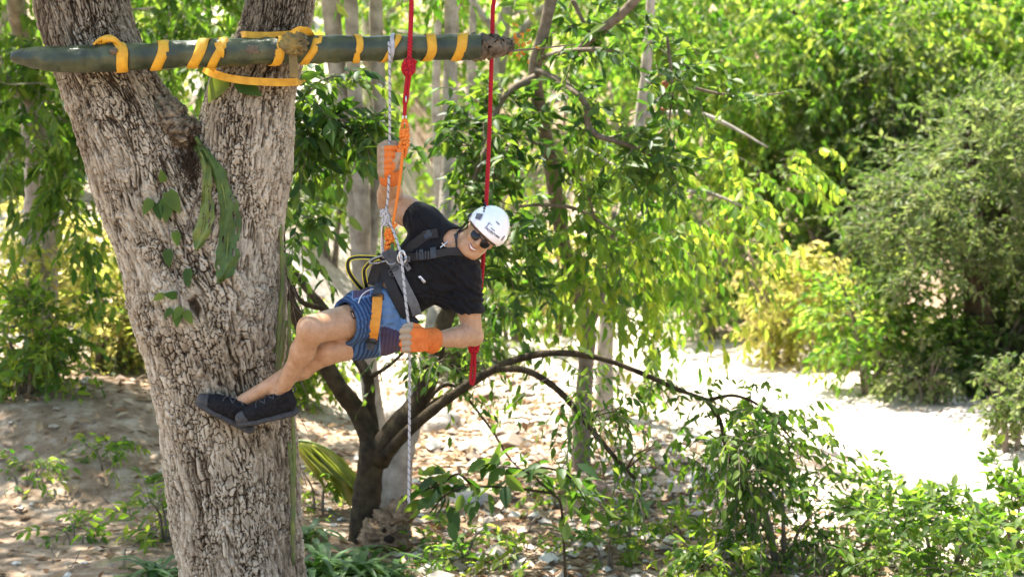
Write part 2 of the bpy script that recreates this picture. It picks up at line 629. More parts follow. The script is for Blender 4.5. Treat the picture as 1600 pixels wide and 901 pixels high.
gx = axis(-9, 11, 170, 260); gy = axis(5, 46, 300, 260)
X, Y_ = np.meshgrid(gx, gy, indexing='ij')
Z = terrain(X, Y_)
nx, ny = X.shape
i, j = np.meshgrid(np.arange(nx - 1), np.arange(ny - 1), indexing='ij')
a_ = i * ny + j
Q_ = np.stack([a_, a_ + ny, a_ + ny + 1, a_ + 1], -1).reshape(-1, 4)
S_ = bank_s(X, Y_)
pale = sstep(-5.5, -3.4, S_ + fbm(X * .6, Y_ * .6, 3, 5) * 1.6) * sstep(.9, -.1, S_ + fbm(X * 1.1, Y_ * 1.1, 3, 15) * .8) * sstep(9, 13, Y_)
pale = np.maximum(pale, .75 * sstep(-.4, 1.0, X + fbm(X * .7, Y_ * .7, 3, 25) * 2.0) * sstep(13.0, 16.5, Y_) * sstep(.6, -.2, S_))
pale = np.maximum(pale, .8 * sstep(17.0, 19.5, Y_ + fbm(X * .8, Y_ * .8, 3, 35) * 2.5) * sstep(3, 0, X) * sstep(40, 30, Y_))
pale = pale * (1 - .75 * sstep(.05, .45, fbm(X * .9 + Y_ * .3, Y_ * .55, 4, 45)) * sstep(-.6, -2.0, S_))
ground_me = mesh_data('ground', np.stack([X, Y_, Z], -1).reshape(-1, 3), Q_, None, True, {'pale': pale.ravel()})
m, nt, p = nmat('ground_earth')
p.inputs['Roughness'].default_value = 0.95; p.inputs['Specular IOR Level'].default_value = 0.1
tc = node(nt, 'ShaderNodeTexCoord')
n1 = node(nt, 'ShaderNodeTexNoise'); n1.inputs['Scale'].default_value = 5; n1.inputs['Detail'].default_value = 9; n1.inputs['Roughness'].default_value = .7
n2 = node(nt, 'ShaderNodeTexNoise'); n2.inputs['Scale'].default_value = 22; n2.inputs['Detail'].default_value = 6
nt.links.new(tc.outputs['Object'], n1.inputs['Vector']); nt.links.new(tc.outputs['Object'], n2.inputs['Vector'])
r1 = ramp(nt, [(.3, (.13, .085, .052)), (.5, (.24, .17, .115)), (.72, (.40, .32, .24))])
r2 = ramp(nt, [(.3, (.36, .29, .22)), (.5, (.54, .47, .39)), (.7, (.62, .56, .48))])
nt.links.new(n1.outputs[0], r1.inputs[0]); nt.links.new(n2.outputs[0], r2.inputs[0])
at_ = node(nt, 'ShaderNodeAttribute', attribute_name='pale')
ad = node(nt, 'ShaderNodeMath', operation='MULTIPLY_ADD'); nt.links.new(n1.outputs[0], ad.inputs[0]); ad.inputs[1].default_value = 1.2
s_ = node(nt, 'ShaderNodeMath', operation='SUBTRACT'); nt.links.new(ad.outputs[0], s_.inputs[0]); s_.inputs[1].default_value = .6; s_.use_clamp = True
nt.links.new(at_.outputs['Fac'], ad.inputs[2])
mx = node(nt, 'ShaderNodeMix', data_type='RGBA')
nt.links.new(s_.outputs[0], mx.inputs[0]); nt.links.new(r1.outputs[0], mx.inputs[6]); nt.links.new(r2.outputs[0], mx.inputs[7])
nt.links.new(mx.outputs[2], p.inputs['Base Color'])
bp = node(nt, 'ShaderNodeBump'); bp.inputs['Distance'].default_value = .022
nt.links.new(n2.outputs[0], bp.inputs['Height']); nt.links.new(bp.outputs[0], p.inputs['Normal'])
g = obj('ground', ground_me, m); g['kind'] = 'structure'


def litter(name, n, mat, xr, yr, size, stones, label, mask=None):
    """dry leaves or small stones lying on the ground"""
    x = rng.uniform(*xr, n * 3); y = rng.uniform(*yr, n * 3)
    k = (rng.uniform(0, 1, n * 3) < mask(x, y)) if mask is not None else np.ones(n * 3, bool)
    x, y = x[k][:n], y[k][:n]; n = len(x)
    z = terrain(x, y)
    if stones:
        tv = norm(np.array([[1, 0, 0], [-1, 0, 0], [0, 1, 0], [0, -1, 0], [0, 0, 1], [0, 0, -1.0], [.7, .7, .4], [-.7, .7, .4], [-.7, -.7, .4], [.7, -.7, .4]]))
        tt = np.array([[4, 6, 7], [4, 7, 8], [4, 8, 9], [4, 9, 6], [6, 0, 2], [6, 2, 7], [7, 2, 1], [7, 1, 8], [8, 1, 3], [8, 3, 9], [9, 3, 0], [9, 0, 6], [0, 5, 2], [2, 5, 1], [1, 5, 3], [3, 5, 0]])
        sz = size * rng.lognormal(0, .5, n)
        jit = tv[None] * rng.uniform(.6, 1.25, (n, len(tv), 1)) * np.array([1, .8, .6]) * sz[:, None, None]
        a = rng.uniform(0, 6.28, n); ca, sa = np.cos(a)[:, None], np.sin(a)[:, None]
        V = np.stack([jit[..., 0] * ca - jit[..., 1] * sa + x[:, None], jit[..., 0] * sa + jit[..., 1] * ca + y[:, None], jit[..., 2] + (z + sz * .15)[:, None]], -1)
        T = (tt[None] + (np.arange(n) * len(tv))[:, None, None]).reshape(-1, 3)
        me = mesh_data(name, V.reshape(-1, 3), None, T, False, {'tint': np.repeat(rng.uniform(0, 1, n), len(tv))})
    else:
        D = rng.normal(0, 1, (n, 3)) * np.array([1, 1, .25])
        N = np.array([0, 0, 1.0]) + rng.normal(0, .4, (n, 3))
        L = size * rng.uniform(.6, 1.4, n)
        V, Q, T, tn = leaf_batch(np.stack([x, y, z + .012], -1), D, N, L, L * .5, rng.uniform(0, 1, n), LEAF4)
        me = mesh_data(name, V, Q, T, False, {'tint': tn})
    o = obj(name, me, mat)
    tag(o, label, 'ground cover', kind='stuff')
    return o


M['pebble'] = attr_mat('pebble', [(0, (.22, .17, .13)), (.5, (.45, .39, .32)), (1, (.62, .58, .51))], 'tint', .95, .1, .3, 30)
litter('small_stones', 5200, M['pebble'], (-6, 6.5), (11.2, 24), .033, True, 'small pale limestone pieces strewn over the ground', lambda x, y: (sstep(-3.3, -4.6, bank_s(x, y)) + .25 * sstep(.3, 1.2, bank_s(x, y))) * (.05 + .95 * sstep(-1.6, -.2, x)))
litter('fallen_leaves', 9000, M['litter'], (-6, 5.5), (11, 22), .10, False, 'brown fallen leaves lying under the trees', lambda x, y: sstep(-3.2, -4.8, bank_s(x, y)) * .9 * (.25 + .75 * sstep(-1.8, -.3, x)) + .004)


def rock(name, px, py, wpx, hpx, mat, label, Y=None, seed=0, group=None):
    c = ground_at(px, py) if Y is None else at(px, py, Y)
    s = pxm(c.y)
    n1_, n2_ = 26, 18
    th = np.linspace(0, 2 * np.pi, n1_, endpoint=False); ph = np.linspace(.02, np.pi - .02, n2_)
    T_, P_ = np.meshgrid(th, ph, indexing='ij')
    d = np.stack([np.cos(T_) * np.sin(P_), np.sin(T_) * np.sin(P_), np.cos(P_)], -1)
    q = d.reshape(-1, 3) * 1.7 + seed * 3.3
    f1, f2, cid = worley(q[:, 0] + q[:, 2] * .5, q[:, 1] - q[:, 2] * .6, seed)
    r = 1 + .25 * fbm(q[:, 0] * 1.3, q[:, 1] * 1.3 + q[:, 2], 4, seed) + .14 * (cid - .5)
    V = d.reshape(-1, 3) * r[:, None] * np.array([wpx * s / 2, max(wpx, hpx) * s / 2.4, hpx * s / 2])
    V = V + np.array([c.x, c.y + wpx * s * .3, c.z + (hpx * s * .12 if Y is None else 0)])
    i_, j_ = np.meshgrid(np.arange(n1_), np.arange(n2_ - 1), indexing='ij')
    a = i_ * n2_ + j_; b = ((i_ + 1) % n1_) * n2_ + j_
    o = obj(name, mesh_data(name, V, np.stack([a, a + 1, b + 1, b], -1).reshape(-1, 4), None, True), mat)
    tag(o, label, 'rock', group)
    return o


rock('boulder', 688, 676, 62, 56, M['stone'], 'pale rounded limestone boulder behind the forked dark trunk', seed=1)
rock('boulder', 622, 668, 56, 70, M['stone'], 'grey upright boulder in the fork of the dark small tree', seed=2)
rock('boulder', 1118, 760, 80, 44, M['stone'], 'low broken rock under the drooping leafy bush', seed=3)
rock('boulder', 1552, 590, 100, 90, M['red_stone'], 'reddish brown boulder in the dark gully above the pale bush', seed=6)
rock('boulder', 1496, 632, 34, 30, M['stone'], 'small pale stone at the foot of the gully beside the path', seed=7)
rock('boulder', 925, 775, 60, 36, M['red_stone'], 'reddish stone in the leaf litter below the pale forked trunk', seed=8)
rock('boulder', 735, 790, 70, 34, M['stone'], 'flat pale stone under the dark green leafy sprig', seed=9)
# ------------------------------------------------------------------ the big tree
YP = 9.3
SP = pxm(YP)


def at2(px, py, dy):
    return at(px, py, YP + dy)


TRUNK_A = [(100, -330, 60, .5), (112, -160, 66, .45), (128, 0, 71, .40), (158, 100, 71, .39), (202, 200, 82, .39), (245, 300, 92, .40), (280, 380, 98, .40), (313, 460, 115, .40),
           (336, 560, 108, .40), (352, 650, 106, .40), (367, 800, 102, .40), (381, 901, 98, .40), (388, 1000, 104, .40), (392, 1130, 118, .40), (396, 1260, 150, .40), (396, 1360, 185, .40)]
TRUNK_B = [(480, -330, 46, .5), (462, -160, 49, .42), (441, 0, 52, .36), (424, 70, 54, .35), (393, 150, 68, .34), (383, 250, 73, .33), (372, 350, 72, .34), (358, 450, 74, .36), (352, 560, 70, .42), (352, 640, 50, .46)]


def axis_pts(T, n):
    P = catmull([at2(a, b, d) for a, b, c, d in T], n)
    R = catmull([(c * pxm(YP + d), 0, 0) for a, b, c, d in T], n)[:, 0]
    return P, R


def seg_dist(p, P, R):
    """distance from points to a tapered polyline's surface"""
    best = np.full(len(p), 9.0)
    for k in range(len(P) - 1):
        a, b = P[k], P[k + 1]
        ba = b - a
        t = np.clip((p - a) @ ba / (ba @ ba), 0, 1)
        d = np.linalg.norm(p - a - t[:, None] * ba, axis=1) - (R[k] + (R[k + 1] - R[k]) * t)
        best = np.minimum(best, d)
    return best


def bark_tube(T, other, vis, ncol, seed, cell=(.0155, .050)):
    P0, R0 = axis_pts(T, 10)
    # resample by height: dense rows where the photograph shows the tree
    s = np.concatenate([[0], np.cumsum(np.linalg.norm(np.diff(P0, axis=0), axis=1))])
    y = np.array([in_view(P0, 0)[1]])[0]
    dens = np.where((y > -30) & (y < 930), 1.0, .12)
    cum = np.concatenate([[0], np.cumsum(np.diff(s) * (dens[1:] + dens[:-1]) / 2)])
    q = np.linspace(0, cum[-1], vis)
    sv = np.interp(q, cum, s)
    P = np.stack([np.interp(sv, s, P0[:, k]) for k in range(3)], -1)
    R = np.interp(sv, s, R0)
    Tn, N, B = frames(P)
    front = np.linspace(-1.95, 1.95, int(ncol * .86)); back = np.linspace(1.95, 2 * np.pi - 1.95, ncol - len(front) + 2)[1:-1]
    th = np.concatenate([front, back])
    # N starts pointing at the camera
    dirs = np.cos(th)[None, :, None] * N[:, None] + np.sin(th)[None, :, None] * B[:, None]
    nr, nc = len(P), len(th)
    TH = np.broadcast_to(th, (nr, nc)); SV = np.broadcast_to(sv[:, None], (nr, nc))
    U = TH * .30
    r = R[:, None] * (1 + .05 * fbm(TH * 1.3, SV * 1.1, 3, seed) + .03 * np.cos(TH * 3 + SV * 1.5))
    V = P[:, None] + dirs * r[..., None]
    blend = .20
    if other is not None:
        Po, Ro = axis_pts(other, 5)
        d = seg_dist(V.reshape(-1, 3), Po, Ro).reshape(nr, nc)
        V = V + dirs * (blend * .25 * np.clip(1 - np.abs(d) / blend, 0, 1) ** 2)[..., None]
    wu = U + .030 * fbm(U * 9, SV * 3.6, 3, seed + 5) + .012 * fbm(U * 24, SV * 9, 2, seed + 7) + .06 * fbm(U * 2, SV * 1.2, 2, seed + 8)
    wv = SV + .10 * fbm(U * 7, SV * 4, 3, seed + 6) + .05 * fbm(U * 20, SV * 9, 2, seed + 16)
    f1, f2, cid = worley(wu / cell[0], wv / cell[1], seed, .5, True)
    h1, h2, hid = worley(wu / cell[0] * 1.9 + 7, wv / cell[1] * 1.9, seed + 11, .5, True)
    st1 = sstep(-.30, .25, fbm(U * 10, SV * 5, 3, seed + 12)); st2 = sstep(.0, .45, fbm(U * 12 + 5, SV * 6, 3, seed + 13))
    crack = 1 - (1 - sstep(.01, .17, f2 - f1)) * (.25 + .75 * st1)
    crk2 = 1 - (1 - sstep(.0, .20, h2 - h1)) * st2
    rid = np.abs(fbm(wu * 30, wv * 3.6, 3, seed + 20))
    deep = sstep(.0, .075, rid)
    fine = fbm(wu * 75, wv * 24, 4, seed + 30)
    disp = .009 * (crack - 1) + .005 * (crk2 - 1) + .014 * (deep - 1) + .009 * (cid - .5) * crack * deep + .004 * (hid - .5) + .010 * fine + .014 * fbm(U * 11, SV * 5, 3, seed + 40)
    V = V + dirs * disp[..., None]
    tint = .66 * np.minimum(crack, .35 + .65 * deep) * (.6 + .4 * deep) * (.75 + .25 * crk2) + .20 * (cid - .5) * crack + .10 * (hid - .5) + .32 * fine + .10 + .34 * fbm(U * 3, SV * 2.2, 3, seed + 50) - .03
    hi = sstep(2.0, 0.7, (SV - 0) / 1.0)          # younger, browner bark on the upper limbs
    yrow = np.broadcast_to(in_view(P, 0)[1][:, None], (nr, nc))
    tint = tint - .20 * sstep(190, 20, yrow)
    i_, j_ = np.meshgrid(np.arange(nr - 1), np.arange(nc), indexing='ij')
    a = i_ * nc + j_; b = i_ * nc + (j_ + 1) % nc
    Q = np.stack([a, b, b + nc, a + nc], -1).reshape(-1, 4)
    return V.reshape(-1, 3), Q, np.clip(tint, 0, 1).ravel()


base = at2(396, 1330, .4)
tree_z = G(base.x, base.y)
big = empty('tree', (base.x, base.y, tree_z))
tag(big, 'big forked tree with thick cracked grey bark that the climber braces against', 'tree')
mb = MB()
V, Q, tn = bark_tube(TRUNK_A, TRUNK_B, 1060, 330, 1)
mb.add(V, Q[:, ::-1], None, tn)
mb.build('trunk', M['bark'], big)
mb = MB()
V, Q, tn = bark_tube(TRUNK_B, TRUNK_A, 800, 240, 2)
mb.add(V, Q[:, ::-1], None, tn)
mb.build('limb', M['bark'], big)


def blob(mb, c, r, n=(40, 30), amp=.2, seed=0, tint0=.45, fr=3.0):
    th = np.linspace(0, 2 * np.pi, n[0], endpoint=False); ph = np.linspace(.02, np.pi - .02, n[1])
    T_, P_ = np.meshgrid(th, ph, indexing='ij')
    d = np.stack([np.cos(T_) * np.sin(P_), np.sin(T_) * np.sin(P_), np.cos(P_)], -1).reshape(-1, 3)
    q = d * fr + seed
    f1, f2, cid = worley(q[:, 0] * 2 + q[:, 1], q[:, 2] * 2 - q[:, 1], seed)
    k = fbm(q[:, 0] + q[:, 1], q[:, 2] - q[:, 1], 4, seed)
    V = np.array(list(c)) + d * (1 + amp * k + .12 * (sstep(0, .3, f2 - f1) - 1))[:, None] * np.array(list(r))
    i_, j_ = np.meshgrid(np.arange(n[0]), np.arange(n[1] - 1), indexing='ij')
    a = i_ * n[1] + j_; b = ((i_ + 1) % n[0]) * n[1] + j_
    mb.add(V, np.stack([a, a + 1, b + 1, b], -1).reshape(-1, 4), None, np.clip(tint0 + .4 * k + .2 * (sstep(0, .3, f2 - f1) - 1), 0, 1))


mb = MB()
blob(mb, at2(284, 205, .22), (30 * SP, .09, 27 * SP), (60, 44), .35, 3, .42, 4)
blob(mb, at2(266, 190, .25), (30 * SP, .10, 36 * SP), (60, 44), .3, 5, .42, 4)
mb.build('burl', M['bark'], big)
# dry root fibres packed in the fork below the burl
mb = MB()
blob(mb, at2(296, 285, .25), (22 * SP, .09, 50 * SP), (30, 40), .25, 9, .1, 5)
for k in range(420):
    x = rng.normal(296, 11); y = rng.normal(272, 26)
    a = np.array(at2(x, y, rng.uniform(.12, .20)))
    ln = rng.uniform(.03, .10)
    pts = [a + np.array([rng.normal(0, .012), rng.normal(0, .01), -ln * t]) for t in (0, .35, .7, 1)]
    mb.tube(pts, .0016, 3, False)
o = mb.build('root_mat', simple('root_fibre', (.09, .06, .035), (.04, .028, .018), .95, .05, 40, .004, 120), big); o['kind'] = 'stuff'

# limbs and crown above the frame: they carry the two red ropes and shade the climber
mb = MB()
top_a, top_b = at2(100, -330, .5), at2(480, -330, .5)
L1 = limb(mb, [top_b + Vector((-.05, 0, -.3)), top_b + Vector((.5, -.1, .5)), top_b + Vector((1.3, -.45, .75)), top_b + Vector((2.6, -.5, 1.0)), top_b + Vector((4.4, .2, 1.6))], [.15, .13, .11, .08, .03], 12, 8)
L2 = limb(mb, [top_b + Vector((0, 0, -.2)), top_b + Vector((.1, .6, 1.2)), top_b + Vector((.7, 2.2, 2.6)), top_b + Vector((1.0, 4.2, 3.4))], [.15, .14, .10, .03], 10, 8)
L3 = limb(mb, [top_a + Vector((0, 0, -.3)), top_a + Vector((-.4, .3, 1.2)), top_a + Vector((-1.4, 1.8, 2.4)), top_a + Vector((-2.6, 4.0, 3.2))], [.19, .16, .10, .03], 10, 8)
L4 = limb(mb, [top_a + Vector((0, 0, .2)), top_a + Vector((.3, -.9, 1.6)), top_a + Vector((.2, -2.6, 2.6))], [.13, .10, .03], 10, 8)
o = mb.build('upper_limb', M['bark'], big); o['kind'] = 'stuff'
arrs = []
ells = [((-1.4, 10.8, 7.0), (2.6, 2.2, 1.0), 900), ((-3.6, 11.6, 7.6), (2.4, 2.4, 1.2), 700), ((-6.0, 16.6, 7.8), (2.8, 2.8, 1.2), 900), ((.6, 10.4, 6.6), (1.6, 2.0, .7), 260), ((-4.0, 13.6, 7.6), (2.2, 2.0, 1.0), 420), ((-5.0, 15.4, 6.6), (2.2, 1.8, .9), 700)]
P, D = crown_points(ells, .3)
a = sprays(P, D, rng.uniform(.3, .6, len(P)), nl=8, ll=.15, lw=.5, droop=.3, hang=.25)
foliage(big, a, 'leaf_mid', 0, False, None, None)

# ------------------------------------------------------------------ plants growing on the trunk
TB = None


def bvh_of(objs):
    V, F = [], []
    for o in objs:
        me = o.data
        n = len(V)
        co = np.empty(len(me.vertices) * 3, np.float32); me.vertices.foreach_get('co', co)
        V.extend(map(tuple, co.reshape(-1, 3).tolist()))
        F.extend([tuple(n + i for i in p.vertices) for p in me.polygons])
    return BVHTree.FromPolygons(V, F)


trunk_parts = [o for o in big.children if o.name.split('.')[0] in ('trunk', 'limb', 'burl')]
TB = bvh_of(trunk_parts)


def onto(bvh, px, py, lift=.006, fall=0.0):
    d = ray(px, py).normalized()
    h = bvh.ray_cast(CAM, d)
    if h[0] is None: return at2(px, py, fall), Vector((0, -1, 0))
    n = h[1]
    if n.dot(d) > 0: n = -n
    return h[0] - d * lift, n


def flat_leaf(outline, mid, holes, bvh, lift, curl, seed):
    """a broad leaf lying near a surface: outline in photo pixels as rows (left, right) along a midrib"""
    rng2 = np.random.default_rng(seed)
    rows = len(mid)
    nc = 11
    V = np.zeros((rows, nc, 3))
    for r in range(rows):
        (lx, ly), (rx, ry), (mx_, my_) = outline[r][0], outline[r][1], mid[r]
        pm, _ = onto(bvh, mx_, my_, lift)
        for c in range(nc):
            t = c / (nc - 1) * 2 - 1
            px = mx_ + (rx - mx_) * t if t > 0 else mx_ + (lx - mx_) * -t
            py = my_ + (ry - my_) * t if t > 0 else my_ + (ly - my_) * -t
            q = at(px, py, pm.y - curl * abs(t) + .012 * math.sin(r * .9 + t * 4 + seed) - .012 * math.cos(3.1 * t))
            V[r, c] = q
    i_, j_ = np.meshgrid(np.arange(rows - 1), np.arange(nc - 1), indexing='ij')
    a = i_ * nc + j_
    Q = np.stack([a, a + 1, a + nc + 1, a + nc], -1)
    keep = np.ones((rows - 1, nc - 1), bool)
    for (r, c) in holes: keep[r, c] = False
    return V.reshape(-1, 3), Q[keep]


M['leaf_ragged'] = simple('ragged_leaf', (.075, .125, .022), (.032, .062, .012), .5, .3, 16, .008, 45)
M['leaf_ragged_pale'] = simple('ragged_leaf_pale', (.17, .20, .045), (.075, .12, .022), .5, .3, 16, .008, 45)


def interp_rows(keys, n):
    k = np.array(keys, float)
    t = np.linspace(0, 1, len(k)); q = np.linspace(0, 1, n)
    return np.stack([np.interp(q, t, k[:, i]) for i in range(k.shape[1])], -1)


arum = empty('climbing_plant', at2(310, 225, .1))
tag(arum, 'climbing plant with two long ragged holed leaves hanging in the fork of the trunk', 'plant')
# rows: midrib x, y, left half width, right half width
for keys, holes, mt, lift, seed in (
        ([(304, 226, 4, 5), (314, 240, 5, 7), (322, 262, 6, 10), (322, 290, 7, 9), (322, 318, 9, 11), (320, 342, 14, 18), (317, 364, 19, 16), (313, 380, 14, 10), (310, 389, 4, 5)],
         [(10, 7), (11, 7), (13, 7), (12, 3), (14, 8), (8, 7), (15, 4)], 'leaf_ragged_pale', .035, 1),
        ([(318, 232, 4, 4), (332, 256, 6, 12), (346, 285, 10, 16), (354, 318, 12, 20), (357, 350, 16, 22), (356, 380, 20, 20), (354, 410, 21, 24), (350, 430, 15, 17), (345, 441, 5, 5)],
         [(7, 8), (9, 7), (12, 2), (14, 7), (16, 1), (11, 8), (13, 9)], 'leaf_ragged', .022, 2)):
    kk = interp_rows(keys, 22)
    rg = np.random.default_rng(seed)
    mid = kk[:, :2]
    wl = kk[:, 2] * (1 + rg.normal(0, .13, 22)); wr = kk[:, 3] * (1 + rg.normal(0, .13, 22))
    outl = [((m_[0] - a1 * .85, m_[1] + 3), (m_[0] + b1 * .85, m_[1] - 2)) for m_, a1, b1 in zip(mid, wl, wr)]
    V, Q = flat_leaf(outl, mid, holes, TB, lift, .02, seed)
    lo = obj('leaf', mesh_data('leaf', V, Q), M[mt], arum)
    if seed == 1: lo['label'] = 'paler ragged leaf with holes near its tip'
    else: lo['label'] = 'longer dark green ragged leaf'
    mb = MB()
    mb.tube([onto(TB, x, y, lift + .008)[0] for x, y in mid[::3]], lerp_r([.006, .003], len(mid[::3])), 6)
    mb.build('midrib', M['leaf_ragged_pale'], lo)
mb = MB(); mb.tube(catmull([onto(TB, 306, 214, .03)[0], onto(TB, 312, 224, .03)[0], onto(TB, 318, 236, .03)[0]], 4), .012, 8); mb.build('stem', M['leaf_ragged'], arum)

vine = empty('vine', onto(TB, 262, 480, 0)[0])
tag(vine, 'thin vine with small rounded green leaves creeping up the big trunk', 'vine')
mb = MB()
for pl in ([(285, 505), (281, 470), (275, 430), (268, 395), (262, 350), (258, 318), (249, 290)], [(296, 450), (290, 400), (292, 360), (300, 330), (313, 300)]):
    P = catmull([onto(TB, x, y, .008)[0] for x, y in pl], 4)
    mb.tube(P + rng.normal(0, .002, P.shape), .0048, 6)
mb.build('stem', M['grey_twig'], vine)
HEART = (np.array([[0, 0, 0], [-.05, .30, .02], [.25, .52, .03], [.22, 0, 0], [.25, -.52, .03], [-.05, -.30, .02], [.6, .36, .03], [.62, 0, -.02], [.6, -.36, .03], [1, 0, -.06]]),
         np.array([[1, 2, 3, 0], [0, 3, 4, 5], [2, 6, 7, 3], [3, 7, 8, 4]]), np.array([[6, 9, 7], [7, 9, 8]]))
LV = [(236, 312, -.5, 1, 34), (246, 318, .2, 1, 34), (262, 300, .5, .8, 50), (260, 312, 0, 1, 46), (274, 362, .2, 1, 30), (262, 390, .1, 1, 36), (294, 420, 0, 1, 38), (255, 460, -.9, .5, 24), (276, 462, -1, -.15, 26),
      (283, 480, -.5, .9, 28), (277, 486, 0, 1, 32), (290, 486, .5, .9, 30), (268, 482, -.6, .8, 24), (256, 284, -.2, -1, 26), (350, 118, -.5, .9, 62), (372, 128, .9, .5, 56)]
rows_ = []
for px, py, dx, dy, lpx in LV:
    p, n_ = onto(TB, px, py, .02 if py > 200 else .03)
    d = Vector((dx, -.25, -dy))
    rows_.append((np.array(p), np.array(d), np.array(Vector((rng.normal(0, .3), -1, .4 + rng.normal(0, .2)))), lpx * SP * .82, lpx * SP * .52))
single_leaves(vine, [np.array([r[k] for r in rows_]) for k in range(5)], np.arange(len(rows_)), M['leaf_mid_single'], HEART)

# strap shaped succulent stems hanging on the right side of the trunk
cact = empty('hanging_succulent', at2(440, 430, .2))
tag(cact, 'trailing yellow green succulent hanging down the right edge of the big trunk', 'plant')
M['succulent'] = simple('succulent', (.16, .19, .04), (.07, .11, .025), .5, .4, 12, .004, 60)
for x0, y0, pts, wd in ((437, 350, [(437, 350), (440, 440), (437, 520), (433, 600)], 7), (446, 395, [(446, 395), (440, 480), (436, 560)], 8), (428, 470, [(428, 470), (424, 540), (420, 600), (425, 650)], 8),
                        (444, 500, [(444, 500), (438, 550), (430, 590), (424, 620)], 9), (432, 540, [(432, 540), (428, 600), (437, 640)], 7), (452, 470, [(452, 470), (450, 540), (447, 590)], 6),
                        (452, 690, [(452, 690), (457, 760), (455, 830), (460, 880)], 7), (456, 640, [(456, 640), (462, 720), (458, 790)], 6)):
    P = catmull([at2(x + rng.normal(0, 2), y, .24) for x, y in pts], 8)
    V, Q, T = tube(P, lerp_r([wd * SP * .35, wd * SP * .6, wd * SP * .55, wd * SP * .3], len(P)) * (1 + .2 * np.sin(np.arange(len(P)) * 2.1)), 8)
    V[:, 1] = (V[:, 1] - V[:, 1].mean()) * .6 + V[:, 1].mean()
    obj('stem', mesh_data('stem', V, Q, T), M['succulent'], cact)
mb = MB()
for k in range(70):
    x = rng.normal(442, 12); y = rng.uniform(380, 860)
    p0 = np.array(at2(x, y, rng.uniform(.16, .3)))
    mb.tube(catmull([p0, p0 + np.array([rng.normal(0, .03), 0, -.1]), p0 + np.array([rng.normal(0, .05), 0, -rng.uniform(.15, .35)])], 3), .0018, 3, False)
o = mb.build('aerial_root', M['grey_twig'], cact); o['kind'] = 'stuff'

# ------------------------------------------------------------------ the lashed pole
pole_axis = [(18, 88), (30, 88), (52, 90), (80, 91.5), (110, 92), (160, 91.5), (300, 84), (420, 80), (520, 77), (640, 75), (735, 73.5), (752, 74)]
pole_r = [8, 12, 18, 20.5, 21, 21.5, 21, 21, 20.5, 19.5, 19.5, 19]
PY = .02


def pole_pt(x):
    ax = np.array(pole_axis)
    return at2(x, float(np.interp(x, ax[:, 0], ax[:, 1])), PY), float(np.interp(x, ax[:, 0], pole_r)) * SP


pole = empty('wooden_pole', pole_pt(390)[0])
tag(pole, 'long horizontal pole wrapped in dark green plastic with yellow bands and a pointed end', 'pole')
xs = np.concatenate([np.linspace(18, 160, 40), np.linspace(162, 752, 150)])
P = np.array([pole_pt(x)[0] for x in xs]); R = np.array([pole_pt(x)[1] for x in xs])
V, Q, T = tube(P, R, 40)
n = len(xs); VV = V[:n * 40].reshape(n, 40, 3); c0 = P[:, None]
dd = VV - c0
th = np.arctan2(dd[..., 2], dd[..., 1])
f = 1 + .18 * fbm(np.cos(th) * 1.2 + 4, np.broadcast_to(xs[:, None] * .03, th.shape), 3, 60) + .025 * fbm(th * 4, np.broadcast_to(xs[:, None] * .15, th.shape), 3, 61)
# wrinkles of the plastic sheet
f += .05 * np.maximum(0, 1 - np.abs(fbm(th * .8, np.broadcast_to(xs[:, None] * .02, th.shape), 2, 66)) * 9)
f += .07 * (((xs[:, None] / 118.0 + th / (2 * np.pi)) % 1) - .5) + .05 * (((xs[:, None] / 71.0 - th / (2 * np.pi) + .3) % 1) ** 3 - .25)
# rough cut facet toward the point
f = np.where((xs[:, None] < 150), f * (1 - .10 * sstep(.2, 1, np.cos(th - 2.2)) * sstep(165, 80, xs)[:, None]), f)
V[:n * 40] = (c0 + dd * f[..., None]).reshape(-1, 3)
m, nt, p = nmat('green_plastic_wrap')
p.inputs['Roughness'].default_value = .42; p.inputs['Specular IOR Level'].default_value = .35
p.inputs['Coat Weight'].default_value = .12; p.inputs['Coat Roughness'].default_value = .15
tc = node(nt, 'ShaderNodeTexCoord')
nz = node(nt, 'ShaderNodeTexNoise'); nz.inputs['Scale'].default_value = 7; nz.inputs['Detail'].default_value = 8
nt.links.new(tc.outputs['Object'], nz.inputs['Vector'])
r = ramp(nt, [(.3, (.014, .020, .009)), (.5, (.034, .046, .020)), (.64, (.075, .085, .04)), (.78, (.15, .14, .075))])
nt.links.new(nz.outputs[0], r.inputs[0]); nt.links.new(r.outputs[0], p.inputs['Base Color'])
b = node(nt, 'ShaderNodeBump'); b.inputs['Distance'].default_value = .008
nz2 = node(nt, 'ShaderNodeTexNoise'); nz2.inputs['Scale'].default_value = 28; nz2.inputs['Detail'].default_value = 4
nt.links.new(tc.outputs['Object'], nz2.inputs['Vector']); nt.links.new(nz2.outputs[0], b.inputs['Height']); nt.links.new(b.outputs[0], p.inputs['Normal'])
obj('wrap', mesh_data('wrap', V, Q, T), m, pole)
# bare broken wood at the far end and a knotty stub in front
mb = MB()
xs2 = np.linspace(738, 802, 30)
P = np.array([at2(x, np.interp(x, [738, 802], [74, 72]), PY + .01) for x in xs2])
R = np.interp(xs2, [738, 770, 790, 802], [20, 18, 13, 3]) * SP
V, Q, T = tube(P, R, 24)
V[:30 * 24] += rng.normal(0, .006, (30 * 24, 3))
mb.add(V, Q, T); mb.build('bare_end', M['dry_wood'], pole)
M['tape'] = simple('yellow_webbing', (.66, .36, .025), (.50, .25, .015), .55, .35, 25, .002, 220)
M['tape_old'] = simple('dusty_webbing', (.26, .19, .06), (.13, .10, .05), .85, .15, 14, .004, 160)


